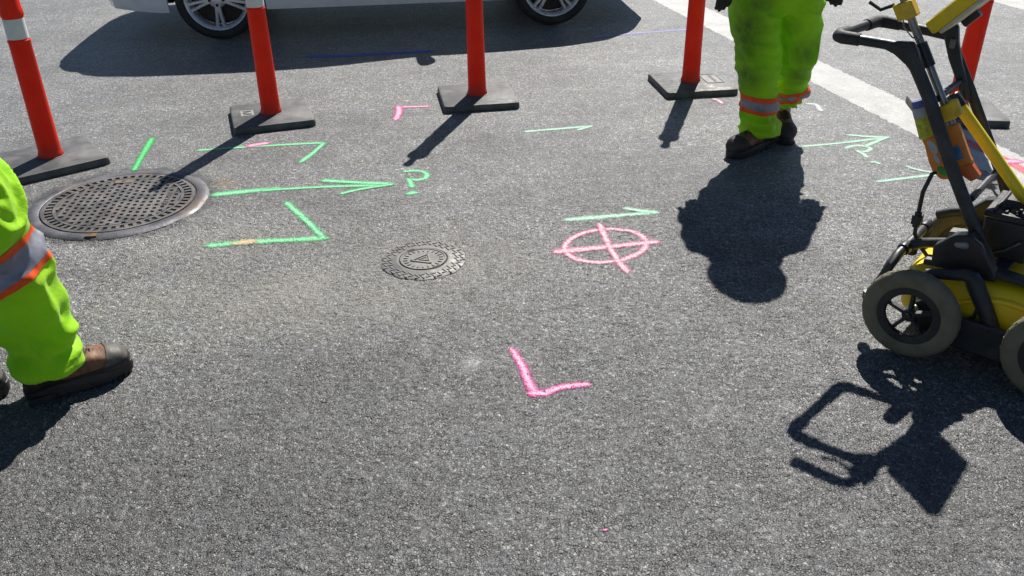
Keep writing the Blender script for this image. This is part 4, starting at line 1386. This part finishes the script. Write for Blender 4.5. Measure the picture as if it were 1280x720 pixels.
def person(J, label, stains, toe_dark, cuffs, seed, bands, rad):
    root_loc = V(J['root'])
    fd = V(*J['face'], 0).normalized()
    sd = V(-fd.y, fd.x, 0)                       # his left
    P = {k: V(v) - root_loc for k, v in J.items() if k not in ('face', 'root', 'toeL', 'toeR', 'profL', 'profR', 'handturn', 'folds')}
    up = V(0, 0, 1)
    hs = J['handturn']
    # ---- body: one continuous skin
    b = MB()
    hip, chest, neck, head = P['hip'], P['chest'], P['neck'], P['head']
    b.tube([hip - up * .06, hip + up * .06, hip.lerp(chest, .5), chest, chest.lerp(neck, .7), neck],
           [(.13, .09), (.135, .10), (.125, .09), (.155, .10), (.10, .07), (.055, .055)], 18, ref=sd)
    for q in 'LR':
        b.tube([P['hip' + q] + up * .05, P['hip' + q], P['knee' + q], P['knee' + q] - up * .06, P['ank' + q], P['ank' + q] - up * .05], [.075, .078, .052, .050, .036, .034], 14)
        b.tube([P['sh' + q] - (P['sh' + q] - neck) * .3, P['sh' + q], P['elb' + q], P['wri' + q]], [.05, .055, .040, .027], 12)
        s_ = sd if q == 'L' else -sd
        hand_geo(b, P['wri' + q], P['tip' + q], fd * -(1 - hs) + s_ * -hs, s_ * -(1 - hs) - fd * hs, .9)
    b.tube([neck - up * .04, neck + up * .03, head - up * .03], [.062, .054, .052], 14)
    HM = Matrix.Translation(head) @ Matrix(((fd.x, sd.x, 0, 0), (fd.y, sd.y, 0, 0), (0, 0, 1, 0), (0, 0, 0, 1)))
    b.ball((0, 0, .02), (.095, .076, .110), 18, 12, HM)
    b.ball((.030, 0, -.050), (.060, .055, .060), 14, 10, HM)
    b.ball((.075, 0, .035), (.020, .055, .014), 12, 8, HM)
    b.tube([(.085, 0, .025), (.105, 0, -.008), (.092, 0, -.022)], [.010, .014, .010], 8, M=HM)
    b.ball((.078, 0, -.052), (.014, .026, .008), 10, 6, HM)
    for e in (-1, 1):
        b.ball((-.005, e * .078, -.002), (.018, .010, .030), 10, 8, HM)
    me = remesh(b, .008, 3)
    root = link('person', me, SKIN)
    root.location = root_loc
    tag(root, label, 'person')
    for e in (-1, 1):
        k = MB(); k.ball((.080, e * .031, .012), .0115, 12, 8, HM); k.build('eye', EYEW, root)
        k = MB(); k.ball((.0885, e * .031, .012), .0055, 10, 6, HM); k.build('iris', HAIRM, root)
    k = MB()
    k.ball((-.022, 0, .012), (.092, .084, .105), 18, 12, HM)
    hm = remesh(k, .008, 2)
    hh = slice_mesh(hm, [((0.03, 0, 0), (1, 0, -.4)), ((0, 0, .06), (0, 0, 1))], 0.0, 'hair')
    # slicing happens in the person's own frame, so cut with rotated planes
    hh = slice_mesh(hm, [(HM @ V(.03, 0, 0), HM.to_3x3() @ V(1, 0, -.4)), (head + up * .07, up)], 0.002, 'hair')
    link('hair', hh, HAIRM, root)
    # ---- trousers
    b = MB()
    b.tube([hip - up * .14, hip - up * .04, hip + up * .06, hip + up * .17], [(.15, .11), (rad * 1.62, rad * 1.15), (rad * 1.52, rad * 1.12), (.165, .125)], 24, ref=sd)
    legs = {}
    for q in 'LR':
        h, kn, an = P['hip' + q], P['knee' + q], P['ank' + q].copy()
        an.z = cuffs[q]
        mid = kn.lerp(an, .45)
        pts = [h + up * .05, h - up * .05, h.lerp(kn, .5), kn, mid, an.lerp(mid, .35), an, an - up * .004]
        r = [rad * k for k in J['prof' + q]]
        b.tube(pts, [(a, a * .98) for a in r] , 26, ref=sd)
        legs[q] = (h, kn, an)
    me = remesh(b, .0075, 3)
    hipz = hip.z
    def fold(p, n):
        z = p.z
        a = .007 + .017 * exp(-((z - .15) / .13) ** 2) + .008 * exp(-((z - .50) / .11) ** 2) + .010 * exp(-((z - hipz + .1) / .10) ** 2)
        wx = noise.noise(V(p.x * 5, p.y * 5, p.z * 4 + seed)) * .5
        q = V(p.x * 5.0 + seed, p.y * 5.0, p.z * 9.5 + wx * 3 + p.x * 4.5 - p.y * 2.5)
        n1, n2 = noise.noise(q), noise.noise(q * 2.05 + V(7, 3, 1))
        rg = (1 - min(1, abs(n1) * 2.6)) ** 1.6
        rg2 = (1 - min(1, abs(n2) * 2.6)) ** 1.6
        lo = noise.noise(V(p.x * 6 + seed, p.y * 6, p.z * 4.5))
        st = exp(-((z - .19) / .15) ** 2) * sin(2 * pi * (z + .22 * p.x - .16 * p.y + .05 * n1 + seed) / .112)
        cf = .35 + .65 * min(1, max(0, (z - .10) / .08))
        return cf * (a * (rg * 1.5 + rg2 * .7 - .9) + .012 * st) * J['folds'] + .014 * lo
    displace(me, fold)
    relax(me, 2, .5)
    tr = link('trousers', me, hivis('hivis_trousers', stains), root)
    # pant cuffs are open: a hem ring inside
    for q, zc, nrm, wide in bands:
        h, kn, an = legs[q]
        oth = legs['R' if q == 'L' else 'L']
        ax = V(nrm).normalized()
        t = (zc - an.z) / max(.01, kn.z - an.z)
        c = an.lerp(kn, t)
        oc = oth[2].lerp(oth[1], t)
        sidep = ((c + oc) / 2, (oc - c).normalized())
        hw, ht = wide
        for nm, z0, z1, m, off in (('reflective_band', -hw, hw, SILVER, .0035), ('band_edge', hw, hw + ht, HVOR, .0030), ('band_edge', -hw - ht, -hw, HVOR, .0030)):
            sm = slice_mesh(me, [(c + ax * z1, ax), (c + ax * z0, -ax), sidep], off, nm)
            link(nm, sm, m, tr)
    # ---- jacket
    b = MB()
    b.tube([hip + up * .0, hip + up * .10, hip.lerp(chest, .55), chest, chest.lerp(neck, .62), neck - up * .01, neck + up * .055],
           [(.205, .15), (.225, .16), (.225, .155), (.225, .150), (.185, .13), (.125, .115), (.105, .105)], 24, ref=sd)
    for q in 'LR':
        b.tube([P['sh' + q].lerp(neck, .35), P['sh' + q], P['sh' + q].lerp(P['elb' + q], .5), P['elb' + q], P['elb' + q].lerp(P['wri' + q], .6), P['wri' + q]], [.075, .082, .074, .066, .058, .048], 16)
    b.ball(neck + up * .045 - fd * .02, (.150, .145, .105), 18, 12)       # hood bunched round the neck
    jm = remesh(b, .010, 4)
    displace(jm, lambda p, n: .010 * (1 - abs(noise.noise(V(p.x * 5 + seed, p.y * 5, p.z * 8))) * 2.4) + .008 * noise.noise(p * 4))
    jk = link('jacket', jm, hivis('hivis_jacket', []), root)
    for z in (hip.z + .22, hip.z + .40):
        lim = P['elbL'].lerp(P['elbR'], .5)
        pl = [(V(0, 0, z + .028), up), (V(0, 0, z - .028), -up), (hip + sd * .25, sd), (hip - sd * .25, -sd)]
        link('reflective_band', slice_mesh(jm, pl, .004, 'reflective_band'), SILVER, jk)
    # ---- gloves
    for q in 'LR':
        b = MB()
        s_ = sd if q == 'L' else -sd
        hand_geo(b, P['wri' + q], P['tip' + q], fd * -(1 - hs) + s_ * -hs, s_ * -(1 - hs) - fd * hs, 1.22)
        dd = (P['tip' + q] - P['wri' + q]).normalized()
        b.tube([P['wri' + q] - dd * .05, P['wri' + q] + dd * .01], [.046, .036], 14)
        gm = remesh(b, .0042, 2)
        displace(gm, lambda p, n: .0015 * noise.noise(p * 60))
        link('glove', gm, GLOVE, root)
    # ---- hard hat
    b = MB()
    M = HM @ Matrix.Translation((-.008, 0, .045))
    rs = []
    for r, z in ((.172, -.004), (.172, .003), (.130, .014), (.124, .045), (.110, .085), (.080, .115), (.040, .130), (.003, .134)):
        rs.append([V((r * 1.06 + (.035 if (r > .14 and cos(2 * pi * k / 32) > .5) else 0)) * cos(2 * pi * k / 32), r * .9 * sin(2 * pi * k / 32), z) for k in range(32)])
    b.rings(rs, True, False, M)
    ht_ = b.build('hard_hat', HATM, root)
    b = MB()
    b.tube([M @ V(x, 0, z) for x, z in ((.128, .05), (.112, .10), (.06, .137), (0, .146), (-.06, .137), (-.112, .10), (-.128, .05))], .008, 8)
    b.build('hat_ridge', HATM, ht_)
    # ---- boots
    for q in 'LR':
        a = P['ank' + q]
        boot(root, (a.x, a.y), J['toe' + q], toe_dark)
    return root

# standing worker (facing the camera)
JB = dict(handturn=.7, folds=.85, root=(1.36, 4.62, 0), face=(-.10, -1), hip=(1.352, 4.60, .83), chest=(1.350, 4.575, 1.16), neck=(1.348, 4.53, 1.335), head=(1.346, 4.47, 1.445),
          hipL=(1.475, 4.60, .80), hipR=(1.232, 4.60, .80), kneeL=(1.497, 4.63, .46), kneeR=(1.272, 4.54, .46), ankL=(1.508, 4.78, .10), ankR=(1.325, 4.515, .10),
          shL=(1.53, 4.575, 1.275), shR=(1.17, 4.575, 1.275), elbL=(1.59, 4.60, 1.06), elbR=(1.112, 4.60, 1.06), wriL=(1.615, 4.53, .885), wriR=(1.072, 4.53, .885),
          tipL=(1.592, 4.49, .735), tipR=(1.066, 4.49, .715), toeL=(-.12, -1), toeR=(-.80, -.60),
          profL=(1.0, 1.05, 1.03, 1.0, .90, .88, .84, .82), profR=(1.0, 1.05, 1.03, 1.0, .86, .94, .94, .92))
person(JB, 'worker in lime hi-vis trousers and black gloves standing facing the camera', 
       [(-.17, -.12, .62, .085, .15, .17, .95), (-.15, -.12, .40, .08, .15, .08, .95), (.16, -.08, .50, .10, .15, .08, .72), (.14, -.08, .38, .08, .15, .07, .65), (-.13, -.12, .76, .09, .15, .07, .8), (.06, -.1, .62, .05, .15, .05, .4)],
       DLEATHER, {'L': .185, 'R': .085}, 3.1, [('R', .262, (.10, -.10, 1), (.022, .024)), ('L', .232, (-.16, -.05, 1), (.016, .021))], .113)
# walking worker at the left edge
d = (.82, .57)
JA = dict(handturn=.0, folds=1.25, root=(-1.60, 2.38, 0), face=d, hip=(-1.60, 2.375, .86), chest=(-1.585, 2.385, 1.20), neck=(-1.57, 2.40, 1.41), head=(-1.55, 2.415, 1.56),
          hipR=(-1.535, 2.305, .84), hipL=(-1.655, 2.455, .84), kneeR=(-1.503, 2.370, .47), kneeL=(-1.70, 2.42, .47), ankR=(-1.482, 2.392, .10), ankL=(-1.840, 2.275, .10),
          shR=(-1.48, 2.22, 1.34), shL=(-1.69, 2.55, 1.34), elbR=(-1.52, 2.14, 1.10), elbL=(-1.76, 2.62, 1.12), wriR=(-1.42, 2.15, .92), wriL=(-1.80, 2.62, .93),
          tipR=(-1.36, 2.17, .79), tipL=(-1.83, 2.64, .80), toeR=d, toeL=d,
          profL=(1.0, 1.05, 1.04, 1.0, .96, .96, .90, .88), profR=(1.0, 1.05, 1.06, 1.04, .98, .94, .90, .88))
person(JA, 'worker in lime hi-vis trousers and brown boots stepping in at the left edge', [], TOECAP, {'L': .105, 'R': .112}, 11.4,
       [('R', .485, (-.42, -.12, 1), (.034, .022)), ('L', .50, (.1, .1, 1), (.034, .022))], .116)
